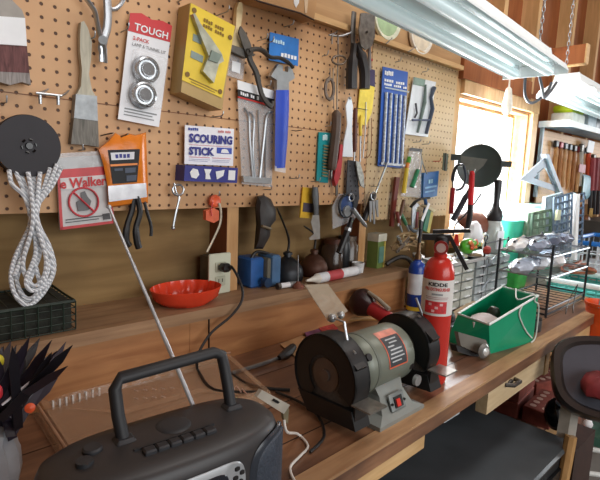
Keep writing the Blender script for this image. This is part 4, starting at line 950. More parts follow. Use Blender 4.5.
def guard(xc, sg, rg):
    c = V((xc, gy, gz)); ax = V((1, 0, 0))
    # open arc of shroud: side discs and band, leaving the lower front open
    prof = []
    for a in range(-28, 241, 8): prof.append(a)
    outer = [(math.cos(R(a)), math.sin(R(a))) for a in prof]     # angle from -Y (front) going over the top to the back
    def ring(r, x): return [V((xc+x, gy-r*ca, gz+r*sa)) for ca, sa in outer]
    for x in (-.019, .019):
        rr = ring(rg, x); inn = ring(rg*.5, x)
        bb = B(); vs = rr+inn+[p+V((.002, 0, 0)) for p in rr+inn]; n = len(rr); fs = []
        for i in range(n-1):
            fs += [(i, i+1, n+i+1, n+i), (2*n+i, 3*n+i, 3*n+i+1, 2*n+i+1), (i, 2*n+i, 2*n+i+1, i+1)]
        bb.add(vs, fs).obj('guard_side', GB, o)
    rr, r2 = ring(rg, -.021), ring(rg, .023)
    b = B(); n = len(rr); b.add(rr+r2+[V((p.x, gy+(p.y-gy)*.97, gz+(p.z-gz)*.97)) for p in rr+r2], [(i, i+1, n+i+1, n+i) for i in range(n-1)]+[(2*n+i, 3*n+i, 3*n+i+1, 2*n+i+1) for i in range(n-1)]).obj('guard_band', GB, o)
    B().lathe([(rg*.52, 0), (rg*.5, sg*.004), (rg*.44, sg*.006), (rg*.3, sg*.006), (0, sg*.0065)], (xc+sg*.021, gy, gz), (1, 0, 0), 32).obj('hub_cover', GB, o) if False else None
    B().lathe([(.0, -.013), (.024, -.013), (.07, -.0125), (.074, -.011), (.0745, .011), (.07, .0125), (.024, .013), (0, .013)], c, (1, 0, 0), 48).obj('grinding_wheel', M('#54504c', .9, 0, .25, 160, .5), o)
    B().lathe([(.034, -.0145), (.034, .0145), (0, .0145)] if sg > 0 else [(0, -.0185), (.012, -.0185), (.012, -.0145), (.034, -.0145), (.034, .0145), (0, .0145)], c, (1, 0, 0), 32).obj('wheel_flange', M('#6d6560', .4, .6, .2), o)
    B().cyl(c+V((sg*.0, 0, 0)), V((.812+sg*.06, gy, gz)), .022).obj('shaft_collar', GG, o)
    # eye shield bracket and rest
    q = V((xc+.0, gy-.062, gz+.055))
    B().box(q+V((0, -.002, -.014)), (.03, .03, .012), rx=.6).obj('spark_plate', GB, o, smooth=0)
    r = V((xc, gy-.1, gz-.03))
    B().box(r, (.05, .045, .003)).obj('tool_rest', M('#8a8680', .35, .7, .3, 40), o, smooth=0)
    B().box(r+V((-.0, .02, -.022)), (.035, .004, .045)).obj('rest_bracket', GB, o, smooth=0)
guard(.69, -1, .083); guard(.95, 1, .078)
# lower dark skirt bodies of guards
for xc in (.69, .95):
    B().prism([(xc-.021, gy-.075, gz-.045), (xc-.021, gy-.088, gz-.08), (xc-.021, gy+.04, gz-.088), (xc-.021, gy+.07, gz-.05)], (.044, 0, 0)).obj('guard_skirt', GB, o)
B().lathe([(0, 0), (.012, 0), (.012, .008), (0, .008)], (.89, gy-.07, gz-.045), (0, -1, 0)).obj('clamp_knob', STEEL, o)
# clear eye shield tilted up, near wheel
q = V((.665, gy-.075, gz+.125))
b = B(); p0 = [atx(305, 285, .70), atx(327, 284, .735), atx(349, 312, .735), atx(328, 321, .70)]
q4 = [V((.62, -.44, 1.195)), V((.715, -.44, 1.19)), V((.725, -.49, 1.12)), V((.63, -.49, 1.12))]
def z_(pts, d=.003): return B().prism(pts, (0, d, 0))
p0 = [EYE+ray(*p)*t for p, t in (((305, 285), 1.05), ((328, 284), 1.07), ((348, 311), 1.0), ((329, 322), .97))]
z_(p0).obj('eye_shield', clear('shield_plastic', '#b7ab98', .62, .3), o, smooth=0)
B().ball(EYE+ray(332, 318)*.975, .009).ball(EYE+ray(341, 315)*.99, .008).obj('shield_clamp', STEEL, o)
B().tube([EYE+ray(334, 318)*.97, EYE+ray(344, 322)*.95, EYE+ray(348, 346)*.94, V((.69, gy-.06, gz+.06))], .0026).obj('shield_arm', CHROME, o)
B().tube([V((.95, gy-.03, gz+.078)), EYE+ray(425, 322)*1.17, EYE+ray(416, 298)*1.17], .003).obj('shield_arm', CHROME, o)
B().ball(EYE+ray(424, 322)*1.165, .011).obj('shield_clamp', STEEL, o)


# boombox
bx, by, bz, yw = .301, -.559, BZ, R(-5)
MB_ = Matrix.Translation((bx, by, bz)) @ Matrix.Rotation(yw, 4, 'Z')
o = T('boombox', 'dark grey portable stereo with carrying handle at the bench front corner', 'stereo', (bx, by, bz))
BBM = M('#2f2d2e', .45, 0, .08, 12, .1); BBD = M('#26282c', .5, 0, .1)
A_, Bq = .163, .064
def out(s, k=1., z=0, n=3.2, dy=0):       # plan outline, s in turns: 0 = right end, .25 = back, .75 = front
    a = s*2*math.pi; c, si = math.cos(a), math.sin(a)
    e = 2/n
    x = A_*math.copysign(abs(c)**e, c); y = Bq*math.copysign(abs(si)**e, si)
    if y < 0: y *= 1.0+.22*math.cos(x/A_*1.4)
    return V((x*k, y*k+dy, z))
def outz(z):       # bulge with height
    return {0: .93, .01: .96, .03: .985, .09: 1.0, .125: .985, .138: .95, .145: .86, .149: .6, .15: .2}[z]
N_ = 64
B(MB_).loft([[out(i/N_, outz(z), z) for i in range(N_)] for z in (0, .01, .03, .09, .125, .138, .145, .149, .15)]).obj('body', BBM, o)
def patch(s0, s1, z0, z1, k, m, nm, par, rnd=True, n=18, nz=10, th=.003):
    b = B(MB_); sc, zc = (s0+s1)/2, (z0+z1)/2; hs, hz = (s1-s0)/2, (z1-z0)/2; rings = []
    for kk, rr in ((k, 1.0), (k+th/.2, .96), (k+th/.2, .5), (k+th/.2, .02)):
        ring = []
        for i in range(36):
            a = 2*math.pi*i/36; c, si = math.cos(a), math.sin(a); e = .55 if rnd else .2
            u = math.copysign(abs(c)**e, c); v = math.copysign(abs(si)**e, si)
            ring.append(out(sc+hs*u*rr, kk, zc+hz*v*rr))
        rings.append(ring)
    return b.loft(rings).obj(nm, m, par)
sp = patch(.805, .985, .012, .132, 1.0, M('#2b313a', .3, 0, .1), 'speaker', o, th=.006)
patch(.815, .975, .02, .124, 1.03, M('#303844', .55, 0, .3, 300, .6), 'speaker_grille', sp, th=.004)
sp = patch(.515, .655, .012, .132, 1.0, M('#2b313a', .3, 0, .1), 'speaker', o, th=.006); patch(.525, .625, .02, .124, 1.03, M('#303844', .55, 0, .3, 300, .6), 'speaker_grille', sp, th=.004)
pn = patch(.71, .797, .03, .125, 1.0, M('#9fa3a6', .35, .2, .05), 'control_panel', o, th=.004)
ds = patch(.73, .772, .06, .115, 1.02, M('#20242c', .2), 'display', pn, th=.003)
patch(.737, .765, .075, .105, 1.035, M('#4a5560', .2), 'display_window', ds, rnd=False, th=.001)
for s_, z in ((.781, .112), (.788, .104), (.779, .1), (.786, .092), (.78, .086), (.717, .1), (.72, .088)): patch(s_-.0028, s_+.0028, z-.003, z+.003, 1.02, BLACK, 'button', pn, n=8, th=.004)
# cassette buttons on top front
for i in range(6): B(MB_).box((-.04+i*.0165, -.034, .1505), (.0155, .014, .008), bev=.002).obj('piano_key', BBD, o)
B(MB_).box((.0, -.022, .15), (.11, .004, .004)).obj('key_ridge', BBD, o, smooth=0)
B(MB_).lathe([(.024, 0), (.022, .002), (.015, .003), (.0, .003)], (.01, .008, .1495), n=32).obj('top_vent', BBD, o)
B(MB_).lathe([(.012, 0), (.012, .004), (.01, .006), (0, .006)], (-.095, .01, .1475)).obj('dial', BBD, o); B(MB_).lathe([(.01, 0), (.01, .006), (0, .007)], (-.11, -.012, .1465)).obj('dial', BBD, o)
# handle
hp = [V((-.056, .01, .142)), V((-.060, .02, .18)), V((-.061, .028, .212)), V((-.053, .031, .224)), V((.083, .031, .230)), V((.095, .030, .224)), V((.098, .027, .208)), V((.1, .019, .18)), V((.102, .01, .142))]
B(MB_).tube(hp, .0085, 10).obj('carrying_handle', M('#202124', .55, 0, .05), o)
for x in (-.056, .102): B(MB_).box((x, .01, .148), (.026, .024, .012), bev=.004).obj('handle_pivot', BBD, o)
a = V((.2, 0, 0))
q = atz(190, 398, 1.0); q = EYE+ray(194, 408)*.735; e = EYE+ray(109, 207)*.80
B().tube([q, q+(e-q)*.35, q+(e-q)*.36, q+(e-q)*.7, q+(e-q)*.71, e], [.0034, .0034, .0028, .0028, .0022, .0022], 8).ball(e, .004).obj('antenna', M('#b9bcc0', .3, .4), o)

# clear tray
o = T('plastic_tray', 'clear moulded plastic tray lying on the bench behind the stereo', 'tray', (.45, -.2, BZ))
TR = clear('tray_plastic', '#d0ac8c', .38, .15)
c4 = [V((.262, -.075, 0)), V((.72, -.115, 0)), V((.66, -.36, 0)), V((.25, -.33, 0))]
def q2(u, v, z): return (c4[0]*(1-u)+c4[1]*u)*(1-v)+(c4[3]*(1-u)+c4[2]*u)*v+V((0, 0, BZ+z))
def rr(m_, z): return [q2(u, v, z) for u, v in ((m_, m_*1.8), (1-m_, m_*1.8), (1-m_, 1-m_*1.8), (m_, 1-m_*1.8))]
B().loft([rr(-.02, .001), rr(0, .001), rr(.015, .022), rr(.045, .022), rr(.06, .006), rr(.3, .005)]).obj('shell', TR, o, smooth=0)
for i in range(8):
    B().box(atz(53+i*6.6, 405-i*1.9, BZ+.010), (.0035, .004, .018), rz=.1).obj('rib_glint', M('#dcdcda', .2, 0, .1), o, smooth=0)  # upright ribs, their highlights put into the white colour
for i in range(4): B().tube([atz(224+i*6, 380+i*3, BZ+.012), atz(228+i*6.5, 386+i*3, BZ+.012)], .0018).obj('rib_glint', M('#c8a898', .15), o)  # slanted pale dashes painted as highlights on the clear plastic
B().tube([q2(-.0, .0, .02), q2(1., .0, .02)], .003).tube([q2(0, 0, .02), q2(.0, 1, .02)], .003).obj('rim', M('#a98870', .2), o)
for i in range(9): B().tube([atz(134+(i % 5)*9, (390 if i < 5 else 398)-(i % 5)*.6, BZ+.012), atz(138+(i % 5)*9, (391 if i < 5 else 399)-(i % 5)*.6, BZ+.012)], .0013).obj('rib_glint', M('#c4ada0', .15), o)  # short bright dashes standing for small highlights in the tray

# bag of black strips
o = T('bag_of_strips', 'white plastic bag bristling with dark pointed strips at the left edge', 'bag', (.17, -.42, BZ))
p0 = atz(8, 420, .93)
base = EYE+ray(-8, 445)*.72
b = B(); rings = []
for z, k in ((0, 1), (.03, 1.12), (.06, 1.1), (.085, .95), (.1, 1.0)):
    rings.append([V((base.x-.02+(.052+.008*math.sin(i*2.3))*k*math.cos(i*math.pi/12), base.y+.02+(.05+.008*math.cos(i*3.1))*k*math.sin(i*math.pi/12), BZ+z*1.0)) for i in range(24)])
b.loft(rings).obj('bag', M('#a9afb6', .35, 0, .25, 20, .5), o)
for i in range(26):
    tx_ = random.uniform(-20, 72) if i > 6 else (52, 66, 73, 68, 58, 40, 30)[i]
    ty_ = 338+random.uniform(0, 14)+max(0, tx_-20)*.25*random.random() if i > 6 else (340, 342, 345, 366, 378, 338, 336)[i]
    dd = .62+.16*random.random(); s0 = EYE+ray(-10+random.uniform(-12, 30), 425+random.uniform(-15, 15))*(.70+.04*random.random()); e0 = EYE+ray(tx_, ty_)*dd*1.1
    u = (e0-s0).normalized(); w_ = u.cross(V((0.2, -1, .3))).normalized()*.0065
    m1 = s0+(e0-s0)*.8
    B().prism([s0-w_, m1-w_, e0, m1+w_*1.2, s0+w_], V((0, .0015, 0))).obj('strip', (M('#221d26', .3), M('#2c2430', .35), M('#19171c', .3))[i % 3], o, smooth=0)
B().tube([EYE+ray(2, 405)*.7, EYE+ray(30, 382)*.72], .0018).obj('white_wire', M('#c9c4c8'), o)
B().lathe([(.0065, -.004), (.0075, 0), (.0, .003)], EYE+ray(30, 408)*.74, (-.2, -1, .3)).obj('orange_plug', M('#e0582c', .4), None, label='small orange cap beside the bag and the clear tray', cat='cap')
B().ball(EYE+ray(-1, 361)*.72, .007, 1, 1, 1.4).obj('screwdriver', M('#d8c832', .4), None, label='yellow rounded screwdriver end poking in at the left edge', cat='screwdriver')
B().ball(EYE+ray(-1, 392)*.7, .005, 1, 1, 2.2).obj('screwdriver', M('#c8323c', .4), None, label='red rounded screwdriver end poking in at the left edge', cat='screwdriver')

# cutter tool with steel rod on the bench behind the stereo
o = T('pry_bar', 'steel rod tool with black grip lying on the bench near the grinder', 'tool', atz(285, 360, .91))
B().tube([atz(232, 373, .909), atz(262, 364, .909), atz(281, 357, .909)], .005).obj('rod', M('#8f9498', .3, .8), o)
B().tube([atz(279, 358, .912), atz(287, 353, .914), atz(293, 347, .916)], [.007, .014, .011]).obj('grip', BLACK, o)
B().tube(smooth_path([atz(231, 373, .905), atz(245, 383, .905), atz(265, 388, .905), atz(290, 390, .905)]), .004).obj('lever', BLACK, o)
# white connector
o = T('cable_connector', 'white flat connector block with cord beside the stereo', 'connector', atz(272, 400, .99))
t0 = EYE+ray(272, 402)*.78
B().prism([EYE+ray(x, y)*.80 for x, y in ((262, 390), (290, 405), (284, 414), (257, 397))], (0, .008, .0)).obj('block', M('#c8c2b4', .4), o, smooth=0)
B().prism([EYE+ray(x, y)*.797 for x, y in ((275, 399), (280, 402), (278, 404), (273, 401))], (0, .003, 0)).obj('slot', BLACK, o, smooth=0)
B().prism([EYE+ray(x, y)*.803 for x, y in ((283, 412), (289, 408), (288, 424), (284, 420))], (0, .006, 0)).obj('clip', M('#8f8468'), o, smooth=0)
B().tube(smooth_path([EYE+ray(284, 420)*.8, EYE+ray(287, 432)*.81, atz(298, 434, .91), atz(308, 446, .905), atz(300, 456, .905), atz(290, 468, .905), atz(296, 484, .905)]), .0024).obj('cord', M('#d4cfc8'), o)
B().tube(smooth_path([atz(276, 392, .905), atz(300, 402, .905), atz(318, 416, .905), atz(324, 436, .905), atz(310, 452, .905)]), .003).obj('dark_cable', BLACK, None, label='thin black cable curling in front of the grinder', cat='cable')
# packet behind grinder
o = T('seed_packet', 'purple and red printed packet lying behind the grinder', 'packet', atz(318, 330, .9))
c0 = [atz(302, 328, .905), atz(327, 320, .905), atz(338, 331, .905), atz(308, 342, .905)]
B().prism(c0, (0, 0, .006)).obj('packet', M('#6a3f66', .4, 0, .5, 60), o, smooth=0)
B().prism([p+V((0, 0, .0075)) for p in [(c0[0]*.55+c0[1]*.45), c0[1], c0[2], (c0[3]*.5+c0[2]*.5)]], (0, 0, .001)).obj('print_panel', M('#a8343a', .4, 0, .5, 70), o, smooth=0)
B().prism([atz(x, y, .902) for x, y in ((280, 345), (302, 336), (322, 349), (296, 358))], (0, 0, .003)).obj('wood_offcut', M('#b08a62', .6), None, label='thin pale wooden offcut behind the near grinder wheel', cat='offcut')
# stick
o = B().tube([atz(346, 320, .91), atz(366, 318, .912), atz(392, 319, .91)], [.006, .009, .006]).obj('wooden_stick', M('#b08650', .5), None, label='short tan wooden stick lying behind the grinder motor', cat='stick')
# red and black lamp (flashlight)
p = atz(366, 318, .93)
o = T('flashlight', 'dark red flashlight with wide black head lying behind the grinder', 'flashlight', p)
a = EYE+ray(361, 302)*1.6; q = EYE+ray(384, 316)*1.53; ax = (q-a).normalized()
B().lathe([(.0, -.02), (.04, -.018), (.047, -.005), (.045, .012), (.032, .04), (.026, .05)], a, ax).obj('head', M('#2b1517', .3), o)
B().lathe([(.026, .045), (.023, .06), (.022, .13), (.018, .14), (0, .141)], a, ax).obj('barrel', M('#9a2226', .3), o)
B().tube([a+ax*.02+V((.0, -.01, .043)), a+ax*.06+V((0, -.01, .04)), a+ax*.11+V((0, -.01, .028))], .007).obj('handle', M('#8c8474', .4), o)
# dark things behind extinguisher base
B().ball(atz(447, 318, .93), .03, 1.2, .8, 1).obj('rubber_bulb', BLACK, None, label='black rounded rubber thing between extinguisher and green bin', cat='rubber bulb')
B().box(atz(452, 326, .915)+V((.02, 0, 0)), (.1, .04, .01), rz=.1).obj('steel_strip', M('#8d949a', .3, .7), None, label='grey metal strip between the extinguisher and green bin', cat='strip')

# green bin
o = T('plastic_bin', 'bright green plastic bin with white cords hanging over its rim', 'bin', atz(500, 345, .9))
GN = M('#12936a', .32, 0, .05); GI = M('#0f7f5c', .4, 0, .1)
nb = atz(490, 354, .9); rb = atz(533, 342, .9)
def above(px, py, base):  # point over `base` as high as the traced pixel row
    lo, hi = .9, 1.2
    r = ray(px, py); t = ((base-EYE).x*r.x+(base-EYE).y*r.y)/(r.x**2+r.y**2); return EYE+r*t
nt_ = above(489, 325, nb); rt_ = above(538, 296, rb)
ltb = nb+V((-.005, .135, 0)); lt_ = above(458, 314, ltb); bkb = rb+V((.03, .16, 0)); bk_ = above(502, 287, bkb)
T4 = [nt_, rt_, bk_, lt_]; B4 = [nb, rb, bkb, ltb]; ce = (nt_+rt_+bk_+lt_)/4; cb = (nb+rb+bkb+ltb)/4
ins = lambda p, c, k: p+(c-p)*k
b = B().loft([B4, T4, [ins(p, ce, .05) for p in T4], [ins(p, cb, .08)+V((0, 0, .006)) for p in B4]])
for_face = lambda u, v: (nb*(1-u)+rb*u)*(1-v)+(nt_*(1-u)+rt_*u)*v+V((0, -.005, 0))
b.obj('bin_wall', GN, o, smooth=0)
B().tube([p+V((0, 0, .001)) for p in T4], .0035, 6, closed=True).obj('rim', M('#dfe9e6', .4), o, label='white edged rim')
hb = cb+V((.0, -.0, .062))
B().lathe([(.02, -.02), (.021, .02), (.019, .035), (.012, .045), (0, .048)], hb, (.1, -.1, 1)).obj('spool', M('#1c2a22', .4), None, label='dark spool standing inside the green bin', cat='spool')
B().loft([[hb+V((x*1.3-.05, y*.8, .0+h_)) for x, y in ((.04, 0), (.03, .035), (0, .05), (-.04, .03), (-.05, 0), (-.03, -.03), (0, -.045), (.03, -.03))] for h_ in (-.02, .018)]+[[hb+V((x*.6-.05, y*.4, .03)) for x, y in ((.04, 0), (.03, .035), (0, .05), (-.04, .03), (-.05, 0), (-.03, -.03), (0, -.045), (.03, -.03))]]).obj('paper_towel', M('#d9d0d2', .8, 0, .08, 30, .5), None, label='crumpled white paper towel inside the green bin', cat='paper towel')
for i, q in enumerate(([(513, 287), (522, 292), (530, 300), (533, 318), (534, 330), (531, 341), (524, 343)], [(517, 306), (514, 315), (520, 330), (524, 340), (529, 345)])):
    q = [(.86, 1.12), (.9, .95), (1.0, .8), (1.02, .4), (1.0, .1), (.9, .02)] if i == 0 else [(.62, 1.02), (.57, .85), (.66, .55), (.78, .3), (.92, .12)]
    B().tube(smooth_path(([bk_*.6+rt_*.4+V((0, 0, .006)), rt_*.7+nt_*.3+V((0, .02, .01))] if i == 0 else [])+[for_face(u, v) for u, v in q]), .0022).obj('string', M('#cfd4cf'), None, label=('white cord looping from the bin rim down to the bench' if i == 0 else 'short white cord down the right side of the green bin'), cat='string')
# grey scoop in front of bin
o = T('tape_dispenser', 'grey metal roller tool with round end leaning on the green bin', 'roller tool', atz(475, 350, .9))
q = [EYE+ray(x, y)*1.36 for x, y in ((458, 332), (486, 340), (491, 354), (484, 356), (461, 346))]
B().prism(q, (0, .012, 0)).obj('plate', M('#6e6b62', .5, .2), o, smooth=0)
c_ = EYE+ray(484, 351)*1.34
B().lathe([(.0, -.006), (.015, -.006), (.021, 0), (.015, .006), (0, .006)], c_, (-.3, -1, .1)).obj('wheel', M('#8d9290', .3, .5), o); B().lathe([(.0, 0), (.011, 0), (0, .003)], c_+V((-.002, -.007, 0)), (-.3, -1, .1)).obj('hub', M('#c8ccca', .3, .4), o)
q = [EYE+ray(x, y)*1.37 for x, y in ((456, 345), (462, 346), (480, 353), (478, 358), (458, 352))]
B().prism(q, (0, .02, 0)).obj('rubber_foot', BLACK, o, smooth=0)
jar(1.66, -.53, .02, .045, M('#3c3f40', .4), BLACK, 'small dark pot behind the right end of green bin', 'pot', 'pot', BZ, .9)
# ================================================================== FAR END OF THE BENCH
def E(px, py, t): return EYE+ray(px, py)*t
# small drawer cabinets
def drawers(x0, x1, y0, z1, rows, cols, m, lb):
    o = T('drawer_cabinet', lb, 'drawer unit', ((x0+x1)/2, y0+.07, BZ))
    B().box(((x0+x1)/2, y0+.075, (BZ+z1)/2), (x1-x0, .13, z1-BZ)).obj('case', M('#7f8886', .5), o, smooth=0)
    cw, rh = (x1-x0)/cols, (z1-BZ)/rows
    for i in range(rows):
        for j in range(cols):
            c = V((x0+cw*(j+.5), y0+.006, BZ+rh*(i+.5)))
            d = B().box(c, (cw*.9, .012, rh*.82)).obj('drawer', m, o, smooth=0)
            B().box(c+V((0, -.008, -rh*.28)), (cw*.4, .008, rh*.12)).obj('pull', M('#e4e8ea'), d, smooth=0)
zt = aty(470, 263, -.23).z
drawers(1.60, 1.80, -.235, zt, 5, 2, M('#b4b8b0', .35, 0, .2, 30), 'grey small parts drawer cabinet directly behind the extinguisher')
drawers(1.81, 2.12, -.235, zt+.005, 5, 3, M('#a8b0b2', .35, 0, .25, 30), 'grey small parts drawer cabinet beside the clear jar')
B().prism([atz(x, y, .902) for x, y in ((440, 322), (470, 303), (490, 303), (462, 320))], (0, 0, .008)).obj('cardboard_sheet', M('#c2ab90', .7), None, label='flat cardboard piece in front of the drawer cabinets', cat='cardboard')
o = T('shallow_tray', 'white shallow tray of odds and ends on the drawer cabinets', 'tray', (1.75, -.17, zt))
B().loft([[V((1.75+a*.15*k, -.18+b_*.06*k, zt+z)) for a, b_ in ((-1, -1), (1, -1), (1, 1), (-1, 1))] for k, z in ((.9, .001), (1, .016), (.97, .016), (.88, .005))]).obj('shell', M('#d4d6d4', .35), o, smooth=0)
for i in range(7):
    B().box((1.63+i*.038, -.18+.02*((i*7) % 3-1), zt+.02), (.03, .05, .012), rz=i*.7, bev=.004).obj('scrap', M(('#c8c2a8', '#b9bcc0', '#a89070', '#8a9aa4')[i % 4]), None, label='small scrap piece in the white tray on the drawer cabinets', cat='scrap', group='scraps in the white tray')
c_ = E(468, 246, 1.93)
o = T('sweets_bag', 'bag of green and orange wrapped pieces on the white tray', 'bag', c_-V((0, 0, .03)))
random.seed(3)
B().ball(c_, .038, 1.25, .7, .85).obj('bag', M('#58b032', .3, 0, .3, 30), o)
for i in range(12): B().ball(c_+V((random.uniform(-.035, .035), -.026, random.uniform(-.01, .026))), .011, 1.2, .7, .9, 8).obj('wrapped_piece', M(('#c8582c', '#5fb832', '#3f8a2c', '#d8823a')[i % 4], .35), o)
c_ = E(474, 233, 2.05)
B().loft([[c_+V((x*k+.006*math.sin(i*5+k*9), y*k, z)) for i, (x, y) in enumerate([(.05*math.cos(a*.6283), .035*math.sin(a*.6283)) for a in range(10)])] for k, z in ((.8, -.045), (1.1, -.02), (.9, .01), (.6, .035), (.25, .05))]).obj('plastic_bag', M('#eceef2', .4, 0, .04), None, label='crumpled white plastic bag behind the green and orange pieces', cat='bag')
B().box(E(487, 250, 1.95), (.05, .03, .03), rz=.4, bev=.008).obj('red_clip', M('#b8423a', .4), None, label='small red piece at the right end of the white tray', cat='clip')
# brown cap behind
c_ = E(472, 224, 2.15)
B().lathe([(0, 0), (.07, .0), (.075, .01), (.066, .03), (.045, .048), (0, .055)], c_, (-.2, -.5, 1)).obj('leather_pouch', M('#7c4a38', .5), None, label='rounded brown leather pouch below the window', cat='pouch')
# clear jar and black brush
jx = 2.075; jz = zt+.006
o = T('glass_jar', 'clear jar with white label holding a black handled brush', 'jar', (jx, -.17, jz))
B().lathe([(.036, 0), (.04, .005), (.04, .11), (.03, .13), (.028, .14)], (jx, -.17, jz)).obj('jar', M('#b4bcb8', .1, .1, .15), o)
B().box((jx-.015, -.209, jz+.06), (.035, .006, .08), rz=-.4).obj('label_sheet', WHITE, o, smooth=0)
o = T('dusting_brush', 'black brush standing upright in the clear jar', 'brush', (jx, -.17, jz+.14))
zz = jz+.13
B().lathe([(.02, 0), (.03, .012), (.034, .03), (.03, .05), (.018, .07)], (jx, -.17, zz)).obj('head', BLACK, o)
B().lathe([(.018, .068), (.013, .09), (.017, .15), (.016, .185), (0, .19)], (jx, -.17, zz)).obj('handle', M('#202226', .4), o)
# dark disc at the window
p = W(479.5, 166, .1)
o = T('disc_lamp', 'dark green round disc with side tabs hanging against the bright window', 'disc', p-V((0, 0, .1)))
r = .092; dn_ = (EYE-p); dn_ = V((dn_.x*.75, dn_.y, 0)).normalized(); ds_ = V((-dn_.y, dn_.x, 0))
B().lathe([(0, -.03), (r*.8, -.03), (r, -.012), (r*1.02, 0), (r*.98, .006), (r*.9, .002), (0, .0)], p, dn_, 48).obj('disc', M('#39423f', .4, .1, .15, 14), o)
az_ = math.atan2(ds_.y, ds_.x)
for s_, z_o in ((-1.12, .034), (1.16, .012)): B().box(p+ds_*r*s_+V((0, 0, z_o)), (.045, .014, .026), rz=az_).obj('tab', M('#343c3a', .4), o, smooth=0)
B().prism([p+dn_*.004+ds_*a_*.1+V((0, 0, c__*.1)) for a_, c__ in ((-.95, .42), (.3, .3), (.15, 0), (-.2, -.35), (-.5, -.3))], dn_*.002).obj('sticker', M('#65665e', .5), o, smooth=0)
B().tube([p+V((0, .1, .125)), p+V((0, .0, .125)), p+V((0, .0, .09))], .002).obj('hanging_wire', DSTEEL, o)
# tall handled cutters in front of the window
def E2(q, t): return [E(x, y, t) for x, y in q]
t_ = 1.86
o = T('bolt_cutter', 'bolt cutter with one bright red and one black handle below the disc', 'bolt cutter', E(469, 230, t_))
B().tube(smooth_path(E2([(472, 171), (471.5, 185), (470.5, 205)], t_)), [.006]+[.011]*8).obj('handle', M('#d3262c', .3), o, label='bright red handle')
B().tube(smooth_path(E2([(470.5, 205), (469.5, 218), (466.5, 231)], t_)), [.011]*6+[.009]*3).obj('grip', BLACK, o)
B().tube(E2([(468, 170), (469, 174), (474, 174), (475, 169)], t_), .0025).obj('wire_clip', STEEL, o)
B().tube(smooth_path(E2([(471, 186), (463, 202), (453, 220)], t_+.02)), [.006]*3+[.011]*6).obj('handle', M('#2b2a33', .35), o, label='dark handle')
o = T('hedge_shears', 'curved dark shears with short red handle left of the bright red handle', 'shears', E(453, 215, t_+.05))
B().tube(smooth_path(E2([(464, 165), (457, 166), (453, 176), (453, 188)], t_+.05)), [.004]+[.011]*9+[.004]*3, flat=.5).obj('blade', M('#343a42', .4, .3), o)
B().tube(smooth_path(E2([(464, 166), (466, 178), (462, 188), (456, 190)], t_+.06)), .005).obj('lever', M('#4a5058', .4, .3), o)
B().tube(smooth_path(E2([(453, 188), (452, 200), (451, 214)], t_+.05)), .0095).obj('handle', M('#a5232a', .35), o)
B().tube(smooth_path(E2([(453, 236), (456, 224), (464, 216), (474, 204), (481, 194)], t_+.03)), .003).obj('bent_rod', M('#33302f', .4), None, label='thin dark bent rod crossing below the round disc', cat='rod')
# speed square
o = T('speed_square', 'pale aluminium triangular speed square hanging right of the window', 'square', W(545, 194, .07))
q_o = [(548, 155), (520, 179.5), (561.5, 193.5)]; q_i = [(545.5, 167), (533.5, 178), (553.5, 185)]
O3, I3 = pp(q_o, .08), pp(q_i, .08); b = B(); vs = O3+I3; vs2 = [p+V((0, .006, 0)) for p in vs]
b.add(vs+vs2, [(0, 1, 4, 3), (1, 2, 5, 4), (2, 0, 3, 5), (6, 9, 10, 7), (7, 10, 11, 8), (8, 11, 9, 6), (0, 6, 7, 1), (1, 7, 8, 2), (2, 8, 6, 0), (3, 4, 10, 9), (4, 5, 11, 10), (5, 3, 9, 11)]).obj('blade', M('#8d96a2', .5, .1, .06), o, smooth=0)
B().prism(pp([(546, 154), (549, 154), (564, 194), (560.5, 194)], .095), (0, .03, 0)).obj('fence', M('#98a1ad', .5, .1), o, smooth=0)
slab([(537, 173), (543.5, 167.5), (544, 168.5), (537.5, 174)], .0805, .001).obj('slot', M('#4a5058'), o, smooth=0)
B().tube([W(547, 158, 0), W(547, 158, .09)], .003).obj('wall_nail', STEEL, None, label='nail holding the pale speed square', cat='nail')

# teal storage tub
o = T('storage_tub', 'large translucent teal plastic tub with lid paled for glare beyond the jar', 'tub', (2.86, -.05, BZ))
def rbox(x0, x1, y0, y1, z, r=.03): 
    out_ = []
    for cx_, cy_, a0 in ((x1-r, y1-r, 0), (x0+r, y1-r, 90), (x0+r, y0+r, 180), (x1-r, y0+r, 270)):
        for k_ in range(4): a = R(a0+k_*30); out_.append(V((cx_+r*math.cos(a), cy_+r*math.sin(a), z)))
    return out_
B().loft([rbox(2.56, 3.1, -.13, .04, BZ), rbox(2.54, 3.13, -.14, .05, BZ+.14), rbox(2.53, 3.15, -.15, .06, BZ+.29)]).obj('tub', M('#27b088', .3, 0, .2, 5), o)
B().loft([rbox(2.52, 3.17, -.16, .065, BZ+.29), rbox(2.52, 3.17, -.16, .065, BZ+.34), rbox(2.56, 3.13, -.14, .05, BZ+.365)]).obj('lid', M('#a9d8d4', .35, 0, .15, 8), o)  # pale lid colour stands for window glare on the tub's upper part
B().box((2.75, -.165, BZ+.32), (.16, .014, .03), bev=.005).obj('latch', M('#6fd0c4', .3), o)
B().loft([rbox(2.32, 2.48, -.15, -.04, BZ), rbox(2.31, 2.49, -.16, -.03, BZ+.3)]).obj('bin', M('#3dbb9c', .35, 0, .15, 8), None, label='pale mint plastic bin below the window behind the jar', cat='bin')
B().loft([rbox(2.12, 2.23, -.27, -.19, BZ, .015), rbox(2.11, 2.24, -.28, -.18, BZ+.1, .015)]).obj('bin', M('#3fae4e', .35), None, label='small grass green plastic bin right of the clear jar', cat='bin')
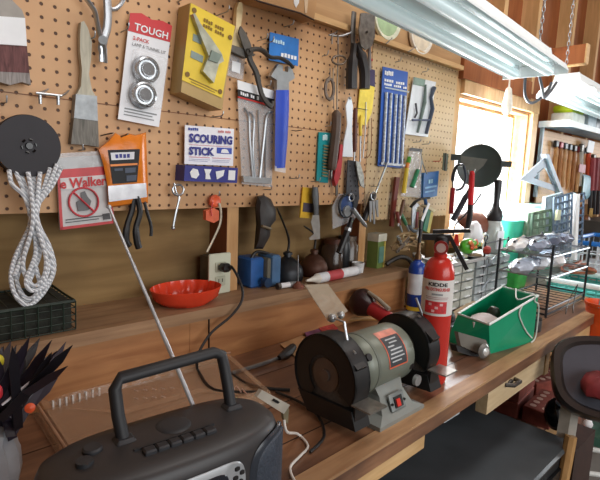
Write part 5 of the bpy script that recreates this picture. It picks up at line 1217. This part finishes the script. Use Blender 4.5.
# woven baskets standing on end
def lattice(P, nu, nv, r, m, name, par, solid=None):
    b = B()
    q = lambda u, v: (P[0]*(1-u)+P[1]*u)*(1-v)+(P[3]*(1-u)+P[2]*u)*v
    for i in range(nu+1): b.tube([q(i/nu, 0), q(i/nu, 1)], r, 5)
    for j in range(nv+1): b.tube([q(0, j/nv), q(1, j/nv)], r, 5)
    return b.obj(name, m, par)
t_ = 2.32
P = [E(533, 214, t_), E(551, 210, t_+.05), E(549, 262, t_+.05), E(528, 264, t_)]
o = T('plastic_basket', 'grey green slatted plastic basket standing on its side on bench', 'basket', (P[2]+P[3])/2)
lattice(P, 3, 7, .006, M('#5c7360', .45), 'lattice', o)
B().prism([p+V((.02, .03, 0)) for p in P], (.02, .06, 0)).obj('basket_body', M('#7b8d7c', .6, 0, .3, 40), o, smooth=0)
B().tube(P, .008, 6, closed=True).obj('rim', M('#476050', .45), o)
t_ = 2.42
P = [E(554, 198, t_), E(572, 193, t_+.05), E(570, 256, t_+.05), E(551, 260, t_)]
o = T('wire_grid_panel', 'blue grey wire grid basket standing upright right of slatted basket', 'basket', (P[2]+P[3])/2)
lattice(P, 4, 9, .006, M('#5d7186', .45), 'grid', o); B().prism([p+V((.03, .05, 0)) for p in P], (.01, .02, 0)).obj('backing', M('#93a2a8', .6, 0, .4, 30), o, smooth=0)
B().box(E(558, 215, t_-.01), (.05, .01, .05)).obj('tag', M('#c4cba4'), o, smooth=0)
P = [E(574, 196, t_+.1), E(584, 193, t_+.15), E(581, 250, t_+.15), E(572, 256, t_+.1)]
o = T('wire_grid_panel', 'narrow blue grey wire grid basket beside the white post', 'basket', (P[2]+P[3])/2)
lattice(P, 2, 8, .006, M('#4f647c', .45), 'grid', o); B().prism([p+V((.03, .05, 0)) for p in P], (.01, .02, 0)).obj('backing', M('#7d8f98', .6, 0, .4, 30), o, smooth=0)
B().prism([E(577, 194, 2.47), E(580, 194, 2.47), E(577, 260, 2.47), E(574.5, 260, 2.47)], (0, .03, 0)).obj('white_post', WHITE, None, label='short white upright post in front of the grid baskets', cat='post', smooth=0)
# open wire rack with piles of packs
rx0, rx1, ry0, ry1 = 1.855, 2.28, -.495, -.3
o = T('wire_rack', 'open black wire rack with three tiers at the bench front', 'rack', ((rx0+rx1)/2, (ry0+ry1)/2, BZ))
WR = M('#2a2d33', .4, .3); WL = M('#9aa0a8', .3, .6)
ztop = aty(554, 236, ry0).z
for x, y in ((rx0, ry0), (rx1, ry0), (rx0, ry1), (rx1, ry1)): B().cyl((x, y, BZ), (x, y, BZ+.27), .0045, n=8).obj('post', WR, o)
for z in (.03, .145, .225):
    b = B(); b.tube([(rx0, ry0, BZ+z), (rx1, ry0, BZ+z), (rx1, ry1, BZ+z), (rx0, ry1, BZ+z)], .004, 6, closed=True)
    for i in range(1, 9): x = rx0+(rx1-rx0)*i/9; b.tube([(x, ry0, BZ+z), (x, ry1, BZ+z)], .0016, 5)
    b.obj('shelf', WL if z > .1 else WR, o)
B().tube([(rx0, ry1, BZ+.01), (rx0, ry0, BZ+.01), (rx1, ry0, BZ+.01)], .004).obj('foot_rail', WR, o)
random.seed(11)
PC = ['#b9c4d4', '#98a4b8', '#e6ebf2', '#7c869a', '#d3dce8', '#5a6478']
n_ = 0
NMS = ['lowest', 'second', 'third', 'fourth', 'fifth', 'top']
for tier, (z, cnt) in enumerate(((.15, 6), (.23, 6))):
    for i in range(cnt):
        cx_ = rx0+.03+.07*i; cy_ = ry0+.11+.03*math.sin(i*3+tier); zc = BZ+z+.02
        oo = T('tool_packet', '%s silvery wrapped packet from the left on the %s tier of the wire rack' % (('first', 'second', 'third', 'fourth', 'fifth', 'sixth')[i], ('middle', 'top')[tier]), 'packet', (cx_, cy_, zc-.02), 'silvery packets on the wire rack')
        L_ = random.uniform(.07, .10); a = random.uniform(-.5, .5); w_ = random.uniform(.034, .046)
        d = V((math.cos(a), math.sin(a), .05))
        B().tube([V((cx_, cy_, zc))-d*L_, V((cx_, cy_, zc))-d*L_*.5, V((cx_, cy_, zc+.008)), V((cx_, cy_, zc))+d*L_*.6, V((cx_, cy_, zc))+d*L_], [w_*.4, w_, w_*.9, w_, w_*.5], 8, flat=.6).obj('wrapper', M(PC[(i*5+tier*2) % 6], .22, .2, .3, 40), oo)
        B().tube([V((cx_, cy_, zc+.02))-d*L_*.7, V((cx_, cy_, zc+.024))+d*L_*.7], .006, 6).obj('dark_tool', M('#30343c', .4), oo)
o = T('cable_coil', 'thin black cable hanging from rack over the bench front edge', 'cable', atz(560, 318, .9))
b = B()
b.tube(smooth_path([V((rx1-.1, ry0, BZ+.08)), E(569, 300, 1.95), E(566, 312, 1.85), E(563, 330, 1.8), E(562, 350, 1.8)]), .0018, 6)
b.tube(smooth_path([V((rx1-.1, ry0, BZ+.08)), E(574, 301, 1.95), E(573, 315, 1.85), E(574, 335, 1.8), E(575, 355, 1.72), E(571, 372, 1.72)]), .0018, 6)
b.obj('cable', BLACK, o)
# left wire rack by the drawers
o = T('wire_rack', 'small black wire frame standing in front of the drawer cabinets', 'rack', atz(483, 300, .9))
p = atz(480, 301, .9); hgt = above(488, 242, p).z-.9
q = p+V((.26, .02, 0))
for a in (p, q): B().cyl(a, a+V((0, 0, hgt)), .004, n=8).obj('post', WR, o)
for z in (.3, .62, .97): B().cyl(p+V((0, 0, hgt*z)), q+V((0, 0, hgt*z)), .0028, n=6).obj('cross_wire', WL if z < .7 else WR, o)
for z0, z1 in ((.2, .5), (.5, .8)): B().tube(smooth_path([p+V((0, 0, hgt*z0)), p+V((.1, -.02, hgt*z1)), q+V((0, 0, hgt*z0))]), .0022).obj('brace', WL, o)
b = B(); c0 = p+V((0, 0, hgt))
b.tube([c0+V((.012*math.cos(a*.7854), 0, .016+.014*math.sin(a*.7854))) for a in range(8)], .003, 6, closed=True).obj('ring', WR, o)
# baskets at the far right
def basket(x0, x1, y0, y1, z0, h, m, mr, lb):
    o = T('plastic_basket', lb, 'basket', ((x0+x1)/2, (y0+y1)/2, z0))
    for a, c in (((x0, y0), (x1, y0)), ((x1, y0), (x1, y1)), ((x1, y1), (x0, y1)), ((x0, y1), (x0, y0))):
        P = [V((a[0], a[1], z0+h)), V((c[0], c[1], z0+h)), V((c[0], c[1], z0)), V((a[0], a[1], z0))]
        lattice(P, 6, 3, .005, m, 'side', o)
    B().tube([(x0, y0, z0+h), (x1, y0, z0+h), (x1, y1, z0+h), (x0, y1, z0+h)], .013, 8, closed=True).obj('rim', mr, o)
    B().box(((x0+x1)/2, (y0+y1)/2, z0+.006), (x1-x0, y1-y0, .008)).obj('bottom', m, o, smooth=0)
q = atz(574, 268, .9)
basket(2.95, 3.5, -.44, -.18, .902, .165, M('#dde4ea', .4), M('#2f7fd8', .35), 'white slatted basket with bright blue rim at the right edge')
basket(2.36, 2.66, -.56, -.32, .902, .045, M('#4fb0a8', .4), M('#dbe8e8', .35), 'low teal tray basket with pale rim in front of blue rimmed basket')
random.seed(5)
o = T('brown_cable', 'tangled orange brown cable lying behind the wire rack', 'cable', (2.57, -.4, .95))
B().tube(smooth_path([V((2.52+random.uniform(-.12, .12), -.40+random.uniform(-.06, .06), .985+random.uniform(-.01, .03))) for _ in range(14)]), .007).obj('cable', M('#8a4a2c', .5), o)
# panel of hanging tools
for i in range(7):
    x = 555+i*4.6; top = 141+i*1.1; bot = 184+i*1.6
    o = T('wood_file', '%s long wooden handled tool from the left on the far tool panel' % ('first', 'second', 'third', 'fourth', 'fifth', 'sixth', 'seventh')[i], 'tool', W(x, bot, .02), 'wooden handled tools on the far panel')
    B().tube(path([(x+1.2, top+6), (x, (top+bot)/2), (x-1.6, bot)], .03), [.01]*3+[.014]*4+[.011]*2).obj('handle', M(('#c08a54', '#a8703e', '#cfa070')[i % 3], .5), o)
    B().box(W(x+1.2, top+3, .03), (.05, .02, .04), bev=.006).obj('head', M(('#3a3a3c', '#8a3a40', '#55585c', '#44484e')[i % 4], .4, .4), o)
specs = [(581, 150, 186, '#c9c4bc', 'pale handled tool hanging left of the orange red one'), (588.5, 152, 190, '#d4502c', 'orange red handled tool hanging on the far panel'), (593, 160, 172, '#23303c', 'dark navy short tool right of the orange red handle')]
for x, a, c, h, lb in specs:
    o = T('hand_tool', lb, 'tool', W(x, c, .03)); B().tube(path([(x, a), (x-.5, (a+c)/2), (x-1.6, c)], .04), [.016]*9).obj('handle', M(h, .4), o); B().box(W(x+.3, a-2, .04), (.05, .025, .05), bev=.006).obj('head', DSTEEL, o)
slab([(589, 140), (595, 142), (593, 153), (587, 152)], .06, .004).obj('price_tag', WHITE, None, label='white card tag hanging above the orange red tool', cat='tag', smooth=0)
slab([(580, 164), (586, 165), (585, 173), (579, 172)], .055, .004).obj('pink_tag', M('#c88a94'), None, label='pinkish label hanging over the pale handled tool', cat='tag', smooth=0)
pillow([(583, 174), (592, 176), (591, 196), (586, 200), (581, 194)], .04, .03, M('#8fc4d4', .3, 0, .2), 'plastic_bag', None)['label'] = 'pale blue plastic bag hanging below the orange red tool'
COL.objects[-1]['category'] = 'bag'
for i, (x, h, lb) in enumerate(((591.5, '#a03a3e', 'first dark red handle hanging at the right edge'), (595.5, '#8c3038', 'second dark red handle hanging at the right edge'), (599.5, '#9a4a48', 'third dark red handle hanging at the right edge'))):
    o = T('long_handled_tool', lb, 'tool', W(x, 215, .05)); B().tube(path([(x+1, 158), (x, 175), (x-1, 190)], .06), .022).obj('handle', M(h, .5), o); B().tube(path([(x-1, 190), (x-2, 214)], .06), .014).obj('blade', M('#2f2c30', .4), o)
c_ = W(586, 222, .06); o = T('brown_pouch', 'brown leather pouch with tan strap under the pale blue bag', 'pouch', c_)
B().ball(c_, .05, .9, .5, 1.0).obj('pouch', M('#7a4c30', .5, 0, .3, 30), o); B().box(c_+V((.01, -.02, .07)), (.07, .02, .05), rz=.3).obj('strap', M('#c4a060'), o, smooth=0)
B().box((4.2, -.12, 1.02), (1.1, .2, .24)).obj('dark_case', M('#44403c', .6), None, label='dark grey case at the back of the bench, right edge', cat='case', smooth=0)
# shelf above
o = T('wall_shelf', 'white edged shelf with blue grey underside above the far tools', 'shelf', (3.6, -.08, 1.62))
zs = 1.698
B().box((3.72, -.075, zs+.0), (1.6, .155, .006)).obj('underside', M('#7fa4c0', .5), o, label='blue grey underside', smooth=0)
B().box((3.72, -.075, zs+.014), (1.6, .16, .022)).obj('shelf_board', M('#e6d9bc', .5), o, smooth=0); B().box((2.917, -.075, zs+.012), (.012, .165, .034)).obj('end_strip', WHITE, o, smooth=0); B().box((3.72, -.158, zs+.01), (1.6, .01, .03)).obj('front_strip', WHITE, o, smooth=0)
B().box((2.925, -.01, (zs+1.3)/2-.0), (.018, .018, zs-1.3)).obj('upright', M('#8f979c', .4), o, smooth=0)
zz = zs+.026
def box_on(x, w_, d_, h, m, lb, nm='box', cat='box'): return B().box((x, -.08, zz+h/2), (w_, d_, h), bev=.006).obj(nm, m, None, label=lb, cat=cat)
b1 = box_on(3.1, .2, .12, .055, M('#e2e4dc', .5), 'low white box on the far shelf under lime packet')
B().box((3.1, -.08, zz+.077), (.2, .11, .04), bev=.01).obj('packet', M('#b6d422', .4), None, label='lime green packet lying on the low white box', cat='packet')
box_on(3.34, .16, .12, .08, M('#9fb0bc', .4), 'grey blue metal tin on the far shelf', 'tin', 'tin'); box_on(3.5, .1, .1, .075, M('#5a6068', .4), 'dark grey tin on the far shelf', 'tin', 'tin')
jar(3.62, -.09, .04, .08, M('#7c2c34', .3), WHITE, 'dark red jar with white lid on the far shelf', z=zz); jar(3.74, -.09, .04, .08, M('#b23a44', .3), WHITE, 'bright red jar with white lid on the far shelf', z=zz)

# ================================================================== BELOW THE BENCH
o = T('metal_cabinet', 'low black metal cabinet with flat top lightened for reflection in front of bench', 'cabinet', (1.05, -.56, 0))
cz = .62
B().box((1.0, -.545, cz/2), (1.12, .31, cz-.02), bev=.006).obj('body', M('#2a2d30', .45, .2, .1), o, smooth=30)
B().box((1.0, -.547, cz-.008), (1.14, .325, .016), bev=.006).obj('top', M('#585e62', .36, .1, .25, 5), o, smooth=30)  # lighter top colour stands for light reflected off the metal
for i in range(2):
    d = B().box((1.0, -.703, .16+i*.28), (1.0, .012, .25)).obj('drawer', M('#1f2022', .4, .2), o, smooth=0); B().tube([(.9, -.706, .2+i*.28), (.9, -.725, .2+i*.28), (1.1, -.725, .2+i*.28), (1.1, -.706, .2+i*.28)], .005).obj('handle', DSTEEL, d)
o = T('crate', 'brown cardboard carton carrying bricks behind the black cabinet', 'box', (1.95, -.5, 0))
B().box((1.93, -.445, .28), (.56, .235, .56)).obj('carton', M('#7a4e3a', .7), o, smooth=0)
def brick(c, rz, lb):
    o = T('brick', lb, 'brick', V(c)-V((0, 0, .03)), 'perforated red bricks'); Mx = Matrix.Translation(c) @ Matrix.Rotation(rz, 4, 'Z')
    B(Mx).box((0, 0, 0), (.2, .09, .057), bev=.003).obj('body', M('#8a4438', .8, 0, .2, 40, .4), o)
    b = B(Mx)
    for i in range(5):
        for j in (-1, 1): b.lathe([(0, 0), (.011, 0), (.011, .001), (0, .001)], (-.072+i*.036, j*.02, .0285), n=10)
    b.obj('holes', M('#d9b8a8', .7), o)
bz0 = .56
for i in range(2):
    brick((1.78, -.44, bz0+.03+i*.06), .1, 'red perforated brick in the left pile behind cabinet, %s' % ('lower', 'upper')[i])
brick((1.79, -.55, bz0+.03), .05, 'single red perforated brick nearest the black cabinet')
brick((2.02, -.46, bz0+.03), -.3, 'red perforated brick lying right of the pile')
o = T('kettle', 'shiny black and chrome rounded appliance on the brown carton', 'appliance', (1.86, -.62, .5))
c_ = E(557, 414, 1.60)
B().ball(c_, .05, .8, .8, 1.1).obj('body', M('#16171b', .15), o); B().tube([c_+V((-.05, -.02, .04)), c_+V((-.055, -.035, 0)), c_+V((-.03, -.045, -.05))], .011).obj('chrome_band', CHROME, o); B().ball(c_+V((-.02, -.02, .055)), .022, 1.4, 1, .6).obj('glass_cap', M('#9fb4cc', .1, .3), o)
B().prism([E(x, y, 1.72) for x, y in ((540, 436), (562, 412), (568, 416), (548, 440))], (0, 0, -.02)).obj('lath', M('#b08a5c', .6), None, label='pale wooden slat slanting behind the black cabinet corner', cat='slat', smooth=0)
B().box((1.85, -.63, .25), (.22, .09, .5)).obj('carton', M('#3a2620', .7), None, label='dark carton under the shiny appliance beside black cabinet', cat='box', smooth=0)
# hanging things below the far bench
B().box((2.35, -.44, .68), (.2, .1, .14), rz=.2).obj('white_carton', M('#c9cbc8', .6), None, label='white carton tucked under the far bench front', cat='box', smooth=0)
B().box((2.4, -.44, .305), (.3, .16, .61)).obj('carton', M('#6f5040', .7), None, label='tall brown carton on the floor supporting the white carton', cat='box', smooth=0)
B().tube([E(545, 356, 2.0), E(590, 322, 2.2)], .012).tube([E(548, 362, 2.), E(594, 330, 2.2)], .01).obj('wooden_rails', M('#a87848', .6), None, label='pair of wooden rails under the far bench edge', cat='rail')
B().box(E(556, 347, 1.95), (.03, .03, .04)).obj('green_block', M('#1f8a68', .4), None, label='small green block under the bench front by the rails', cat='block', smooth=0)
c_ = E(602, 318, 1.88)
o = T('orange_bucket', 'bright orange bucket hanging at the far right bench edge', 'bucket', c_-V((0, 0, .07)))
B().lathe([(.045, -.08), (.062, .05), (.066, .052), (.066, .062), (.058, .062), (.042, -.07), (0, -.07)], c_).obj('pail', M('#e0541e', .35), o)
B().tube([c_+V((-.064, 0, .05)), c_+V((-.05, 0, .1)), c_+V((0, 0, .12)), c_+V((.05, 0, .1)), c_+V((.064, 0, .05))], .003).obj('bail', STEEL, o)
# moulded stool seat
o = T('stool', 'dark moulded bucket seat stool with pale wooden post, right edge', 'stool', (1.72, -.93, 0))
c_ = E(623, 381, 1.40); tx_ = R(50)
rot = Matrix.Rotation(R(-58), 3, 'Z') @ Matrix.Rotation(tx_, 3, 'X')
def sring(a, b_, z, dy=0): return [c_ + rot @ V((a*math.copysign(abs(math.cos(t))**.62, math.cos(t)), dy+b_*math.copysign(abs(math.sin(t))**.62, math.sin(t)), z)) for t in [2*math.pi*i/40 for i in range(40)]]
B().loft([sring(.09, .07, -.075), sring(.155, .10, -.065), sring(.185, .122, -.028), sring(.190, .127, .01), sring(.186, .123, .02), sring(.170, .108, .02), sring(.160, .10, .01)], cap=True).obj('seat_shell', M('#2c2624', .3, 0, .1), o)
B().loft([sring(.160, .10, .0105), sring(.15, .09, -.015), sring(.1, .07, -.028), sring(.01, .01, -.032)]).obj('seat_pad', M('#4c4e56', .15, 0, .15, 6), o, label='glossy grey inner pad')
s0 = V((c_.x, c_.y, c_.z-.08))
B().lathe([(.022, .05), (.022, c_.z-.11)], (c_.x+.04, c_.y-.05, 0)).obj('post', M('#8c8a82', .5), o)
B().lathe([(.12, 0), (.13, .02), (.12, .045), (.06, .055), (0, .055)], (c_.x+.04, c_.y-.05, 0), n=40).obj('base', PALEW, o)
pa, pb = E(572, 412, 1.72), E(557, 482, 1.72)
B().prism([E(573, 400, 1.44), E(581, 400, 1.44), E(575, 440, 1.44), E(567, 440, 1.44)], (0, .03, 0)).obj('leg', M('#a9a49a', .5), o, smooth=0)
B().tube([E(571, 436, 1.43), E(561, 490, 1.43), V((E(558, 500, 1.43).x, E(558, 500, 1.43).y, 0.01))], .017).obj('leg', wood('leg_wood', '#a87c48', '#c49a64', 'Z', 6), o)
o = T('red_cloth', 'folded dark red cloth lying in the stool seat', 'cloth', c_)
cc = E(603, 382, 1.37)
B().loft([[cc+V((k_*x+.006*math.sin(i*4), k_*y, z+.004*math.sin(i*3))) for i, (x, y) in enumerate([(0.06*math.cos(a*.4488), .05*math.sin(a*.4488)) for a in range(14)])] for k_, z in ((1, -.03), (1.08, -.01), (.95, .008), (.6, .02), (.1, .022))]).obj('cloth', M('#7c2428', .7, 0, .35, 25, .8), o)
# white pipe frame behind the stool
o = T('pipe_frame', 'white plastic pipe frame standing on the floor behind the stool', 'frame', (2.0, -.85, 0))
f1 = E(592, 418, 2.2); f2 = E(584, 470, 2.2)
def dn(p): return V((p.x, p.y, .01))
for px_ in (590, 612): p = E(px_, 415, 2.2); B().cyl(dn(p), p, .012).obj('upright', WHITE, o)
for py_ in (448, 472): B().cyl(E(580, py_, 2.2), E(616, py_+5, 2.2), .011).obj('cross_pipe', M('#d8dcd8'), o)
for q in ((588, 424), (584, 463)): B().ball(E(*q, 2.15), .02).obj('joint', WHITE, o)
B().box(E(592, 436, 2.7), (.2, .15, .05)).obj('green_mat', M('#4f7d6c', .6), None, label='grey green folded mat on the floor behind the pipe frame', cat='mat', smooth=0).location.z = 0
